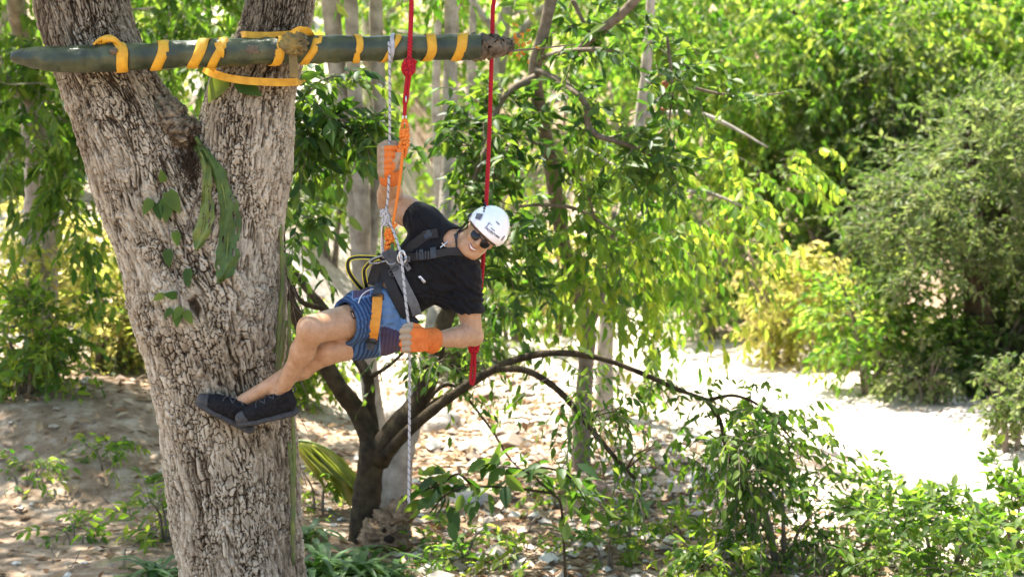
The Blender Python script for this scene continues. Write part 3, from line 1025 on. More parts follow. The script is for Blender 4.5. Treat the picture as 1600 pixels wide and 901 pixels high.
def band(x, wpx, slant, mat=None, lift=.004, lean=6):
    nth, nw = 36, 4
    V = np.zeros((nth, nw, 3))
    for i in range(nth):
        a = i / nth * 2 * math.pi
        for j in range(nw):
            xx = x + (j / (nw - 1) - .5) * wpx + slant * math.cos(a) * .5 + lean * math.sin(a) * .5 + 1.2 * math.sin(a * 3 + x)
            c, rr = pole_pt(xx)
            rr = rr * 1.035 + lift + (.0015 if j in (1, 2) else 0)
            V[i, j] = (c.x, c.y - rr * math.sin(a), c.z + rr * math.cos(a))
    i_, j_ = np.meshgrid(np.arange(nth), np.arange(nw - 1), indexing='ij')
    a = i_ * nw + j_; b = ((i_ + 1) % nth) * nw + j_
    o = obj('yellow_band', mesh_data('yellow_band', V.reshape(-1, 3), np.stack([a, a + 1, b + 1, b], -1).reshape(-1, 4)), mat or M['tape'], pole)
    sm = o.modifiers.new('thickness', 'SOLIDIFY'); sm.thickness = .0025; sm.offset = 1
    return o


for x, wpx, sl_, ln in ((187, 18, -4, 18), (249, 18, 14, 16), (311, 18, 20, 6), (338, 15, 22, 16), (434, 15, 12, 16), (487, 14, 24, 10), (557, 11, 4, 12), (609, 10, 24, 14), (668, 15, 6, 16), (719, 16, 12, 4)):
    band(x, wpx, sl_, None, .004, ln)
# knot of the first band on top of the pole
mb = MB()
mb.tube(catmull([at2(190, 72, -.02), at2(178, 62, -.02), at2(166, 62, 0), at2(160, 68, .02), at2(150, 66, .0)], 5), lerp_r([.010, .016, .018, .014, .007], 21), 8)
mb.tube(catmull([at2(186, 66, -.01), at2(172, 58, .0), at2(156, 62, .0), at2(146, 70, -.01)], 5), lerp_r([.008, .012, .010, .006], 16), 8)
mb.build('band_knot', M['tape'], pole)
mb = MB()
blob(mb, at2(178, 80, -.045), (.022, .02, .016), (20, 14), .5, 12, .3, 5)
mb.build('stub', M['dry_wood'], pole)
mb = MB()
blob(mb, at2(395, 78, -.035), (.05, .025, .03), (30, 20), .5, 14, .3, 5)
mb.build('stub', M['dry_wood'], pole)
band(612, 7, 4, simple('grey_sleeve', (.45, .45, .44), (.3, .3, .3), .6, .3, 40), .008, 4).name = 'rope_sleeve'

# ------------------------------------------------------------------ webbing sling that ties the pole to the right limb
sling = empty('webbing_sling', at2(420, 100, .2))
tag(sling, 'yellow webbing sling knotted round the right limb of the big tree holding the pole', 'strap')


def ribbon(P, Wv, thick=.003, name='strap', mat=None, parent=None, smooth=True, build=True):
    """flat strap: P centre points, Wv half width vectors per point"""
    P = np.asarray([list(p) for p in P], float); Wv = np.asarray([list(p) for p in Wv], float)
    T = norm(np.gradient(P, axis=0))
    N = norm(np.cross(T, Wv)) * thick / 2
    ring = np.stack([P - Wv + N, P + Wv + N, P + Wv - N, P - Wv - N], 1)
    n = len(P)
    i_, j_ = np.meshgrid(np.arange(n - 1), np.arange(4), indexing='ij')
    a = i_ * 4 + j_; b = i_ * 4 + (j_ + 1) % 4
    Q = np.vstack([np.stack([a, b, b + 4, a + 4], -1).reshape(-1, 4), [[3, 2, 1, 0]], [[(n - 1) * 4 + k for k in range(4)]]])
    if not build: return ring.reshape(-1, 3), Q
    me = mesh_data(name, ring.reshape(-1, 3), Q, None, False)
    return obj(name, me, mat, parent)


def strap_px(pts, wpx, bvh=None, lift=.006, dy=0, name='strap', mat=None, parent=None, n=6, thick=.003, tilt=0.0):
    """strap drawn by its course on the photograph, laid onto a surface (bvh) or at a given depth; pts (px, py[, dy])"""
    c = catmull([(p[0], p[1], p[2] if len(p) > 2 else dy) for p in pts], n)
    P = [onto(bvh, x, y, lift, d)[0] if bvh is not None else at2(x, y, d) for x, y, d in c]
    P = np.array([list(p) for p in P])
    if bvh is not None and len(P) > 4:
        yy = P[:, 1].copy()
        yy[1:-1] = np.minimum(np.minimum(yy[:-2], yy[2:]), yy[1:-1])
        for _ in range(5): yy[1:-1] = (yy[:-2] + yy[1:-1] * 2 + yy[2:]) / 4
        P = np.array([list(at(x, y, v)) for (x, y, d), v in zip(c, yy)])
    T = norm(np.gradient(P, axis=0))
    Wv = norm(np.cross(T, np.array([0, -1.0, tilt]))) * (wpx * SP / 2)
    if np.ndim(wpx): pass
    return ribbon(P, Wv, thick, name, mat, parent)


def ring_strap(ctr, rx, ry, a0, a1, z0, z1, wpx, mat, name, n=30):
    P, Wv = [], []
    for t in np.linspace(0, 1, n):
        a = a0 + (a1 - a0) * t
        P.append((ctr[0] + rx * math.sin(a), ctr[1] - ry * math.cos(a), z0 + (z1 - z0) * t - .018 * math.cos(a * 1.0)))
        Wv.append((0, .001, wpx * SP / 2))
    return ribbon(P, Wv, .004, name, mat, sling)


c = at2(396, 128, .34)
# lower loop in front of the limb, upper loop behind the pole
strap_px([(318, 107, .20), (330, 114, .13), (352, 121, .08), (382, 126, .06), (412, 128, .06), (440, 129, .08), (464, 128, .13), (472, 126, .30)], 12, None, 0, name='lower_loop', mat=M['tape'], parent=sling, thick=.004)
strap_px([(376, 56, .30), (381, 54, .17), (400, 55, .12), (430, 55, .10), (462, 52, .08), (478, 47, .10), (486, 54, .20)], 10, None, 0, name='upper_loop', mat=M['tape'], parent=sling, thick=.004)
strap_px([(330, 110, .1), (336, 100, .05), (345, 84, -.06), (340, 66, -.05)], 11, None, 0, name='rising_strap', mat=M['tape'], parent=sling)
strap_px([(457, 78, -.06), (458, 92, -.065), (459, 108, -.065), (459, 121, -.06)], 13, None, 0, name='hanging_tail', mat=M['tape_old'], parent=sling)
mb = MB()
blob(mb, at2(459, 68, -.075), (19 * SP, .04, 17 * SP), (40, 30), .7, 15, .4, 3.2)
mb.build('knot', M['tape_old'], sling)
strap_px([(452, 58, -.08), (460, 50, -.09), (470, 46, -.07), (484, 52, 0.0), (489, 60, .04)], 9, None, 0, name='knot_strap', mat=M['tape'], parent=sling)
# ------------------------------------------------------------------ signed distance bodies
class SDF:
    def __init__(s, lo, hi, h):
        s.lo = np.array(list(lo), float); s.h = h
        s.n = np.ceil((np.array(list(hi)) - s.lo) / h).astype(int) + 1
        s.d = np.full(s.n, 1.0, np.float32)

    def _win(s, lo, hi):
        a = np.maximum(np.floor((np.array(lo) - s.lo) / s.h).astype(int), 0)
        b = np.minimum(np.ceil((np.array(hi) - s.lo) / s.h).astype(int) + 1, s.n)
        if np.any(b <= a): return None, None
        sl_ = tuple(slice(i, j) for i, j in zip(a, b))
        g = [s.lo[k] + np.arange(a[k], b[k]) * s.h for k in range(3)]
        P = np.stack(np.meshgrid(*g, indexing='ij'), -1)
        return sl_, P

    def _mix(s, sl_, d, k, op):
        o = s.d[sl_]
        d = d.astype(np.float32)
        if op == 'cut':
            d = -d
            if k:
                hh = np.maximum(k - np.abs(o - d), 0) / k
                s.d[sl_] = np.maximum(o, d) + hh * hh * k * .25
            else: s.d[sl_] = np.maximum(o, d)
        elif k:
            hh = np.maximum(k - np.abs(o - d), 0) / k
            s.d[sl_] = np.minimum(o, d) - hh * hh * k * .25
        else: s.d[sl_] = np.minimum(o, d)

    def cone(s, a, b, ra, rb, k=.02, op='add', sq=None):
        a = np.array(list(a), float); b = np.array(list(b), float)
        pad = max(ra, rb) + k + 3 * s.h
        sl_, P = s._win(np.minimum(a, b) - pad, np.maximum(a, b) + pad)
        if sl_ is None: return s
        ba = b - a
        t = np.clip((P - a) @ ba / max(ba @ ba, 1e-9), 0, 1)
        q = P - a - t[..., None] * ba
        if sq is not None:                       # flatten along a direction: (unit dir, factor)
            u = np.array(list(sq[0])); q = q + np.outer((q @ u).ravel(), u).reshape(q.shape) * (1 / sq[1] - 1)
        d = np.linalg.norm(q, axis=-1) - (ra + (rb - ra) * t)
        s._mix(sl_, d, k, op); return s

    def ell(s, c, r, R=None, k=.02, op='add'):
        c = np.array(list(c), float); r = np.array(r, float)
        R = np.eye(3) if R is None else np.asarray(R)
        pad = r.max() + k + 3 * s.h
        sl_, P = s._win(c - pad, c + pad)
        if sl_ is None: return s
        q = (P - c) @ R
        k0 = np.linalg.norm(q / r, axis=-1); k1 = np.linalg.norm(q / r ** 2, axis=-1)
        d = k0 * (k0 - 1) / np.maximum(k1, 1e-6)
        s._mix(sl_, d, k, op); return s

    def box(s, c, hs, R, rad=.005, k=.0, op='add'):
        c = np.array(list(c), float); hs = np.array(hs)
        pad = np.linalg.norm(hs) + k + rad + 3 * s.h
        sl_, P = s._win(c - pad, c + pad)
        if sl_ is None: return s
        q = np.abs((P - c) @ np.asarray(R)) - hs
        d = np.linalg.norm(np.maximum(q, 0), axis=-1) + np.minimum(q.max(-1), 0) - rad
        s._mix(sl_, d, k, op); return s

    def plane(s, p, n, near=None, k=0.0):
        """keep the side that n points away from; near = (centre, radius) limits the cut"""
        p = np.array(list(p), float); n = norm(np.array(list(n), float))
        lo, hi = s.lo, s.lo + s.n * s.h
        if near is not None:
            c = np.array(list(near[0])); lo, hi = c - near[1], c + near[1]
        sl_, P = s._win(lo, hi)
        d = (P - p) @ n
        if near is not None:
            d = np.where(np.linalg.norm(P - c, axis=-1) < near[1], d, -1.0)
        s._mix(sl_, -d, k, 'cut'); return s

    def mesh(s, smooth=2):
        D = s.d
        ins = D < 0
        nx, ny, nz = D.shape
        cnt = np.zeros((nx - 1, ny - 1, nz - 1), np.uint8)
        offs = [(i, j, k) for i in (0, 1) for j in (0, 1) for k in (0, 1)]
        for o in offs: cnt += ins[o[0]:nx - 1 + o[0], o[1]:ny - 1 + o[1], o[2]:nz - 1 + o[2]]
        act = (cnt > 0) & (cnt < 8)
        idx = np.argwhere(act)
        vals = np.stack([D[idx[:, 0] + o[0], idx[:, 1] + o[1], idx[:, 2] + o[2]] for o in offs], 1)
        acc = np.zeros((len(idx), 3)); num = np.zeros(len(idx))
        for a in range(8):
            for b in range(a + 1, 8):
                oa, ob = np.array(offs[a]), np.array(offs[b])
                if np.abs(oa - ob).sum() != 1: continue
                va, vb = vals[:, a], vals[:, b]
                mk = (va < 0) != (vb < 0)
                t = np.where(mk, va / np.where(va == vb, 1, va - vb), 0)
                acc += np.where(mk[:, None], oa + (ob - oa) * t[:, None], 0); num += mk
        V = s.lo + (idx + acc / num[:, None]) * s.h
        vid = np.full(act.shape, -1, np.int64); vid[tuple(idx.T)] = np.arange(len(idx))
        Fs = []
        for ax in range(3):
            A = ins[tuple(slice(0, -1) if k == ax else slice(None) for k in range(3))]
            B_ = ins[tuple(slice(1, None) if k == ax else slice(None) for k in range(3))]
            e = np.argwhere(A != B_)
            u, v = (ax + 1) % 3, (ax + 2) % 3
            ok = (e[:, u] > 0) & (e[:, v] > 0) & (e[:, u] < D.shape[u] - 1) & (e[:, v] < D.shape[v] - 1)
            e = e[ok]
            if not len(e): continue
            q = []
            for du, dv in ((0, 0), (-1, 0), (-1, -1), (0, -1)):
                c = e.copy(); c[:, u] += du; c[:, v] += dv
                q.append(vid[c[:, 0], c[:, 1], c[:, 2]])
            q = np.stack(q, 1)
            fl = A[tuple(e.T)]
            q[~fl] = q[~fl][:, ::-1]
            Fs.append(q)
        F = np.concatenate(Fs)
        F = F[(F >= 0).all(1)]
        for _ in range(smooth): V = laplace(V, F, .5)
        return V, F


def laplace(V, F, w=.5):
    S = np.zeros_like(V); N = np.zeros(len(V))
    for a, b in ((0, 1), (1, 2), (2, 3), (3, 0)):
        for i in range(3):
            S[:, i] += np.bincount(F[:, a], V[F[:, b], i], len(V)) + np.bincount(F[:, b], V[F[:, a], i], len(V))
        N += np.bincount(F[:, a], minlength=len(V)) + np.bincount(F[:, b], minlength=len(V))
    return V * (1 - w) + w * S / np.maximum(N, 1)[:, None]


def vnormals(V, F):
    n = np.cross(V[F[:, 2]] - V[F[:, 0]], V[F[:, 3]] - V[F[:, 1]])
    N = np.zeros_like(V)
    for k in range(4):
        for i in range(3): N[:, i] += np.bincount(F[:, k], n[:, i], len(V))
    return norm(N)


def bounds(pts, pad):
    A = np.array([list(p) for p in pts])
    return A.min(0) - pad, A.max(0) + pad


def nz3(V, f, s=0):
    """cheap 3d noise"""
    return (fbm(V[:, 0] * f + V[:, 1] * f * .7, V[:, 2] * f - V[:, 1] * f * .6, 3, s) + fbm(V[:, 1] * f + V[:, 2] * f * .5, V[:, 0] * f + 9, 3, s + 4)) * .5


# ------------------------------------------------------------------ the climber: joints (photo pixels, metres in front or behind)
def J(px, py, dy): return np.array(list(at2(px, py, dy)))


s_ = SP
PEL, WAI, CHE, NEB = J(590, 503, .06), J(624, 457, .06), J(680, 407, .05), J(709, 376, .03)
RHIP, RKNE, RANK = J(582, 494, .0), J(487, 514, -.28), J(434, 620, -.04)
LHIP, LKNE, LANK = J(594, 522, .04), J(512, 548, -.10), J(384, 624, .0)
RSH, RELB, RWRI, RHAN = J(664, 347, .07), J(609, 314, .25), J(610, 277, .07), J(611, 247, .0)
LSH, LELB, LWRI, LHAN = J(727, 430, .05), J(738, 523, .06), J(676, 531, -.12), J(642, 529, -.20)
# head frame
hz0 = norm(np.array([.68, 0, .73])); hx0 = np.array([-hz0[2], 0, hz0[0]]); hy0 = np.array([0, -1.0, 0])
yaw, pit = math.radians(5), math.radians(8)
hy = hy0 * math.cos(yaw) - hx0 * math.sin(yaw); hx = hx0 * math.cos(yaw) + hy0 * math.sin(yaw)
hz = hz0 * math.cos(pit) + hy * math.sin(pit); hy = hy * math.cos(pit) - hz0 * math.sin(pit)
HR = np.stack([hx, hy, hz], 1)                      # local -> world columns
HC = J(751, 374, -.10) - hy * .098


def H(x, y, z): return HC + HR @ np.array([x, y, z])


def H_px(v):
    x, y, d, ok = in_view(np.array([v])); return x[0], y[0]


person = empty('person', PEL)
tag(person, 'smiling man in white helmet, black t-shirt and blue striped shorts hanging sideways in a harness', 'person')


def add_body(B, infl=0.0):
    """torso prims, shared by body and shirt"""
    ax_ = norm(CHE - WAI); ac = norm((RSH - LSH) - ax_ * ((RSH - LSH) @ ax_)); dp = np.cross(ax_, ac)
    R = np.stack([ac, dp, ax_], 1)
    B.ell(CHE, (57 * s_ + infl, 33 * s_ + infl, 50 * s_ + infl), R, .05)
    B.ell((CHE + WAI) / 2, (50 * s_ + infl, 29 * s_ + infl, 42 * s_ + infl), R, .05)
    B.ell(WAI, (44 * s_ + infl, 27 * s_ + infl, 42 * s_ + infl), R, .05)
    return R


body_pts = [PEL, RHIP, RKNE, RANK, LKNE, LANK, RSH, RELB, RWRI, RHAN, LSH, LELB, LWRI, LHAN, HC, H(0, 0, .15), H(0, 0, -.15)]
lo, hi = bounds(body_pts, .17)
B = SDF(lo, hi, .0048)
TR = add_body(B, -.008)
B.ell(PEL, (38 * s_, 30 * s_, 36 * s_), TR, .04)
# shoulders, arms
NB = NEB
B.cone(NB, RSH, 17 * s_, 22 * s_, .04); B.cone(NB, LSH, 17 * s_, 22 * s_, .04)


def arm(sh, el, wr, ru, re, rf, rw):
    B.cone(sh, el, ru * s_, re * s_, .02)
    m_ = sh + (el - sh) * .5
    B.ell(m_, np.array([.5, 1, 1]) * 0 + (ru * 1.02 * s_,) * 3, None, .03)
    f_ = el + (wr - el) * .28
    B.cone(el, f_, re * .94 * s_, rf * s_, .015)
    B.cone(f_, wr, rf * s_, rw * s_, .015)


arm(RSH, RELB, RWRI, 23, 20, 20, 15)
arm(LSH, LELB, LWRI, 19.5, 16.5, 17.5, 11)
B.ell(LELB + np.array([.012, 0, -.012]), (.036, .04, .04), None, .03)
B.cone(RWRI, RHAN, 12 * s_, 12 * s_, .01); B.cone(LWRI, LHAN, 11 * s_, 11 * s_, .01)


def leg(hp, kn, an, rh, rk, rc, ra, side):
    B.cone(hp, kn, rh * s_, rk * s_, .02)
    q = kn + (an - kn) * .30
    d = norm(an - kn); bk = norm(hp - kn); bk = norm(bk - d * (bk @ d))      # calf bulges toward the back of the thigh
    B.cone(kn, q + bk * .012, rk * .93 * s_, rc * s_, .02)
    B.cone(q + bk * .012, an, rc * .93 * s_, ra * s_, .02)
    B.ell(q + bk * .020 + d * .02, (rc * .88 * s_,) * 3, None, .05)
    B.ell(kn - bk * .022 - d * .012, (rk * .62 * s_,) * 3, None, .03)         # knee cap
    B.ell(an + d * .005 + np.array([0, -.024, 0]), (.017, .014, .02), None, .015)
    B.cone(an, an + d * .05, ra * s_, ra * s_, .01)


leg(RHIP, RKNE, RANK, 29.5, 22.3, 17.4, 11, 1)
leg(LHIP, LKNE, LANK, 29, 21.5, 16.6, 10.8, -1)
# neck and head
B.cone(NB + np.array([-.01, .02, -.01]), H(0, -.025, -.06), 19 * s_, 17 * s_, .03)
B.ell(H(0, -.012, .03), (.076, .097, .098), HR, .02)
B.ell(H(0, .022, -.035), (.062, .068, .075), HR, .03)
B.cone(H(.032, .048, -.088), H(-.032, .048, -.088), .024, .024, .03)           # jaw front
B.cone(H(.056, -.012, -.058), H(.030, .050, -.092), .019, .021, .03)           # jaw sides
B.cone(H(-.056, -.012, -.058), H(-.030, .050, -.092), .019, .021, .03)
B.ell(H(0, .068, -.103), (.021, .017, .017), HR, .02)                           # chin
for sx in (1, -1):
    B.ell(H(sx * .039, .062, -.030), (.021, .019, .020), HR, .018)              # cheek raised by the smile
    B.ell(H(sx * .030, .088, .018), (.024, .012, .010), HR, .015)               # brow
    B.ell(H(sx * .031, .088, -.002), (.014, .010, .011), HR, .010, 'cut')        # eye socket
    B.ell(H(sx * .031, .079, -.001), (.0125, .0115, .0115), HR, .003)            # eyeball under the lid
    B.ell(H(sx * .078, -.012, -.002), (.008, .021, .033), HR, .006)             # ear
    B.ell(H(sx * .088, -.006, .003), (.007, .011, .020), HR, .006, 'cut')
    B.cone(H(sx * .013, .096, -.028), H(sx * .016, .088, -.032), .007, .006, .008)   # nostril wing
B.cone(H(0, .094, .012), H(0, .110, -.026), .0075, .0115, .012)                 # nose
B.ell(H(0, .106, -.028), (.0135, .012, .010), HR, .008)
# open smiling mouth between two lips
for sx in (1, -1):
    B.cone(H(0, .091, -.0555), H(sx * .026, .078, -.048), .0055, .0035, .006)
    B.cone(H(0, .089, -.073), H(sx * .026, .076, -.052), .0062, .0035, .006)
    B.cone(H(0, .097, -.064), H(sx * .022, .083, -.052), .0052, .002, .003, 'cut')
    B.cone(H(sx * .026, .085, -.032), H(sx * .036, .074, -.056), .0028, .0022, .006, 'cut')   # laugh line
V, F = B.mesh(2)
N = vnormals(V, F)
# muscle and tendon relief
V = V + N * (.0018 * nz3(V, 16, 3))[:, None]
m, nt, p = nmat('skin')
tc = node(nt, 'ShaderNodeTexCoord')
nz = node(nt, 'ShaderNodeTexNoise'); nz.inputs['Scale'].default_value = 28; nz.inputs['Detail'].default_value = 8; nz.inputs['Roughness'].default_value = .65
nt.links.new(tc.outputs['Object'], nz.inputs['Vector'])
r = ramp(nt, [(.3, (.33, .178, .090)), (.5, (.41, .236, .128)), (.7, (.47, .286, .165))])
nt.links.new(nz.outputs[0], r.inputs[0]); nt.links.new(r.outputs[0], p.inputs['Base Color'])
p.inputs['Roughness'].default_value = .42; p.inputs['Specular IOR Level'].default_value = .4
p.inputs['Subsurface Weight'].default_value = .12; p.inputs['Subsurface Radius'].default_value = (.012, .004, .002); p.inputs['Subsurface Scale'].default_value = 1.0
nb = node(nt, 'ShaderNodeTexNoise'); nb.inputs['Scale'].default_value = 260; nb.inputs['Detail'].default_value = 4
nt.links.new(tc.outputs['Object'], nb.inputs['Vector'])
b = node(nt, 'ShaderNodeBump'); b.inputs['Distance'].default_value = .0012; nt.links.new(nb.outputs[0], b.inputs['Height']); nt.links.new(b.outputs[0], p.inputs['Normal'])
M['skin'] = m
body = obj('body', mesh_data('body', V, F), M['skin'], person)
M['teeth'] = simple('teeth', (.85, .82, .76), (.80, .76, .70), .3, .5, 30)
mb = MB()
mb.tube(catmull([H(-.022, .0855, -.0565), H(-.012, .0935, -.0615), H(0, .0965, -.0635), H(.012, .0935, -.0615), H(.022, .0855, -.0565)], 5), lerp_r([.0010, .0030, .0036, .0030, .0010], 21), 8)
o = mb.build('tooth_row', M['teeth'], body)
M['lip'] = simple('lip', (.33, .12, .085), (.28, .10, .07), .45, .4, 60)
V, Q, T = tube(catmull([H(-.031, .075, -.044), H(-.016, .088, -.0545), H(0, .0945, -.0565), H(.016, .088, -.0545), H(.031, .075, -.044)], 6), lerp_r([.0014, .0022, .0026, .0022, .0014], 25), 8)
obj('lip', mesh_data('lip', V, Q, T), M['lip'], body)
V, Q, T = tube(catmull([H(-.028, .074, -.0515), H(-.018, .086, -.067), H(0, .0925, -.0735), H(.018, .086, -.067), H(.028, .074, -.0515)], 6), lerp_r([.0014, .0026, .0032, .0026, .0014], 25), 8)
obj('lip', mesh_data('lip', V, Q, T), M['lip'], body)
# stubble of short dark hair behind the ear, under the helmet
M['hair'] = simple('hair', (.025, .018, .014), (.05, .035, .025), .7, .3, 90, .004, 160)
S = SDF(HC - .16, HC + .16, .004)
S.ell(H(0, -.018, .030), (.081, .102, .102), HR, 0)
S.plane(H(0, .012, 0), HR @ np.array([0, 1, .25])); S.plane(H(0, 0, -.035), -hz)
V, F = S.mesh(1)
obj('hair', mesh_data('hair', V, F), M['hair'], person)

# leg and arm hair: short fine strands on the shins
mb = MB()
bb = bvh_of([body])
cand = []
Vb = np.array([v.co[:] for v in body.data.vertices])
for (a, b_, rr, cnt) in ((RKNE, RANK, .085, 520), (LKNE, LANK, .085, 420), (LELB, LWRI, .07, 160)):
    d = b_ - a
    t = (Vb - a) @ d / (d @ d)
    dist = np.linalg.norm(Vb - a - t[:, None] * d, axis=1)
    ok = np.where((t > .1) & (t < .88) & (dist < rr))[0]
    pick = rng.choice(ok, min(cnt, len(ok)), False)
    nn = norm(Vb[pick] - a - t[pick][:, None] * d)
    for q, n_ in zip(Vb[pick], nn):
        e = q + n_ * .003 + norm(d) * .010 + rng.normal(0, .003, 3)
        mb.add(np.array([q - .0003, q + .0003, e]), None, [[0, 1, 2]])
o = mb.build('body_hair', M['hair'], body); o['kind'] = 'stuff'

# ------------------------------------------------------------------ shirt
lo, hi = bounds([WAI, CHE, RSH, LSH, J(738, 490, .05), J(640, 340, .1), NEB, J(640, 490, .06)], .17)
S = SDF(lo, hi, .0046)
add_body(S, .006)
S.cone(NB, RSH, 19 * s_, 26 * s_, .05); S.cone(NB, LSH, 19 * s_, 26 * s_, .05)
rs_end = RSH + (RELB - RSH) * .62
S.cone(RSH, rs_end, 26 * s_, 25.5 * s_, .03)
ls_end = LSH + (LELB - LSH) * .80
S.cone(LSH, ls_end, 25 * s_, 23.5 * s_, .03)
S.cone(J(700, 470, .05), J(722, 462, .05), 14 * s_, 16 * s_, .05)                 # cloth under the arm
cut_r = RSH + (RELB - RSH) * .29
S.plane(cut_r, RELB - RSH, (rs_end, 46 * s_ * 1.3))
S.plane(J(735, 489, .05), (0.02, 0, -1), (ls_end, 46 * s_ * 1.2))
S.plane(J(616, 458, .06), J(594, 471, .06) - J(626, 452, .06))
# openings: neck, cuffs, hem are hollowed
S.cone(NB + np.array([.0, -.03, -.0]), H(0, -.02, -.05), 19.5 * s_, 21 * s_, .01, 'cut')
V, F = S.mesh(2)
N = vnormals(V, F)


def folds(V, N, p0, d, freq, amp, reach, seed, k=.6):
    """creases running along d, fading away from p0"""
    p0 = np.array(p0); d = norm(np.array(d)); s1 = norm(np.cross(d, np.array([0, -1.0, 0])))
    q = V - p0
    u = q @ s1; v = q @ d
    w_ = np.exp(-(u / reach[0]) ** 2 - (v / reach[1]) ** 2)
    ph = u * freq + fbm(v * 6, u * 9, 3, seed) * 2.6
    c = np.abs(((ph % 1) * 2) - 1)
    return (amp * w_ * (c ** 1.4 - .5))


ax_ = norm(CHE - WAI)
dsp = folds(V, N, J(720, 470, 0), J(660, 440, 0) - J(722, 470, 0), 26, .015, (.10, .20), 1)
dsp += folds(V, N, J(722, 420, 0), J(735, 480, 0) - J(700, 390, 0), 24, .014, (.09, .14), 2)
dsp += folds(V, N, J(668, 345, 0), J(690, 380, 0) - J(650, 330, 0), 28, .012, (.08, .10), 3)
dsp += folds(V, N, J(640, 440, 0), J(640, 490, 0) - J(610, 420, 0), 24, .013, (.16, .14), 4)
dsp += folds(V, N, J(745, 465, 0), J(715, 455, 0) - J(752, 475, 0), 30, .008, (.07, .08), 5)
dsp += folds(V, N, J(690, 430, 0), J(640, 405, 0) - J(715, 450, 0), 17, .013, (.14, .18), 7)
dsp += .006 * nz3(V, 14, 21)
V = V + N * dsp[:, None]
V = laplace(V, F, .3)
M['shirt'] = simple('black_cotton', (.0045, .0045, .0055), (.008, .008, .0095), .7, .16, 40, .0009, 700)
M['shirt'].node_tree.nodes['Principled BSDF'].inputs['Sheen Weight'].default_value = .03
shirt = obj('shirt', mesh_data('shirt', V, F), M['shirt'], person)

# ------------------------------------------------------------------ shorts
lo, hi = bounds([PEL, RHIP, LHIP, J(525, 515, -.2), J(640, 500, .1), J(588, 450, .05), J(612, 545, .05)], .16)
S = SDF(lo, hi, .0046)
S.ell(PEL + np.array([.015, .01, .01]), (46 * s_, 38 * s_, 40 * s_), TR, .04)
S.ell(J(612, 516, .07), (40 * s_, 40 * s_, 30 * s_), None, .04)
S.ell(J(600, 478, .03), (26 * s_, 30 * s_, 26 * s_), None, .05)
rt = RKNE - RHIP; lt = LKNE - LHIP
S.cone(RHIP, RHIP + rt * .75, 37 * s_, 36 * s_, .03)
S.cone(LHIP + np.array([.01, 0, -.005]), LHIP + lt * .45, 33 * s_, 30 * s_, .03)
S.cone(J(556, 470, -.06), J(590, 462, .0), 16 * s_, 14 * s_, .05)
S.plane(J(539, 514, -.13), norm(rt) + np.array([-.15, 0, .05]))
S.plane(J(618, 462, .06), J(640, 446, .06) - J(612, 466, .06), (J(612, 470, .05), .2))
S.cone(RHIP + rt * .30, RHIP + rt * .9, 28 * s_, 34.5 * s_, 0, 'cut')
V, F = S.mesh(2)
N = vnormals(V, F)
dsp = folds(V, N, J(596, 500, 0), J(640, 480, 0) - J(560, 500, 0), 22, .012, (.10, .10), 31)
dsp += folds(V, N, J(615, 520, 0), J(600, 550, 0) - J(620, 490, 0), 30, .008, (.10, .09), 32)
dsp += folds(V, N, J(622, 490, 0), J(640, 510, 0) - J(600, 465, 0), 26, .014, (.07, .08), 33)
dsp += folds(V, N, J(560, 470, 0), J(590, 460, 0) - J(530, 485, 0), 24, .009, (.07, .10), 34)
dsp += .007 * nz3(V, 13, 24)
V = V + N * dsp[:, None]
V = laplace(V, F, .3)
px_, py_, _, _ = in_view(V)
u = ((V - RHIP) @ norm(rt)) / .023 + .25 * nz3(V, 10, 50)
stripe = .5 + .5 * np.sin(u * 2 * np.pi)
wide = .5 + .5 * np.sin(u * 2 * np.pi / 6.3 + 1)
# printed pattern: 0..0.4 blue stripes, 0.6 plain pale blue back panel, 0.9 purple seat panel
pat = .04 + .38 * np.clip(sstep(.25, .6, stripe) * .8 + wide * .25, 0, 1)
pale_ = sstep(590, 602, px_) * sstep(525, 512, py_ + (px_ - 600) * .1)
pat = pat * (1 - pale_) + (.56 + .06 * wide) * pale_
purp = np.maximum(sstep(590, 597, px_) * sstep(506, 514, py_ - (px_ - 600) * .25), sstep(583, 576, px_) * sstep(470, 462, py_ + (px_ - 560) * .25) * sstep(548, 553, px_))
st2 = .5 + .5 * np.sin(px_ * 1.05 + py_ * .12)
pat = pat * (1 - purp) + (.84 + .12 * st2) * purp
M['shorts'] = attr_mat('striped_swim_cloth', [(0, (.008, .016, .045)), (.2, (.020, .046, .11)), (.42, (.052, .105, .20)), (.5, (.09, .165, .28)), (.65, (.155, .25, .39)), (.78, (.07, .06, .12)), (.86, (.055, .042, .075)), (1, (.10, .075, .12))], 'pat', .7, .2, .06, 160, .0008, 600)
shorts = obj('shorts', mesh_data('shorts', V, F, None, True, {'pat': pat}), M['shorts'], person)
WB = bvh_of([shirt, shorts, body])
M['white_cord'] = simple('white_cord', (.75, .73, .7), (.6, .58, .55), .7, .2, 60)
M['black_web'] = simple('black_webbing', (.008, .008, .009), (.014, .014, .016), .6, .35, 60, .0015, 420)
M['grey_web'] = simple('grey_webbing', (.10, .105, .11), (.15, .155, .16), .65, .3, 50, .0015, 420)
M['dkgrey_web'] = simple('dark_grey_webbing', (.040, .044, .05), (.06, .065, .07), .65, .3, 50, .0015, 420)
M['orange_web'] = simple('orange_webbing', (.66, .27, .03), (.56, .21, .02), .6, .3, 50, .0015, 420)
M['black_plastic'] = simple('black_plastic', (.012, .012, .013), (.02, .02, .021), .35, .5, 30)
M['white_print'] = simple('white_print', (.8, .8, .8), (.7, .7, .7), .6, .2, 30)
M['dark_print'] = simple('dark_print', (.015, .018, .03), (.025, .028, .04), .6, .2, 30)


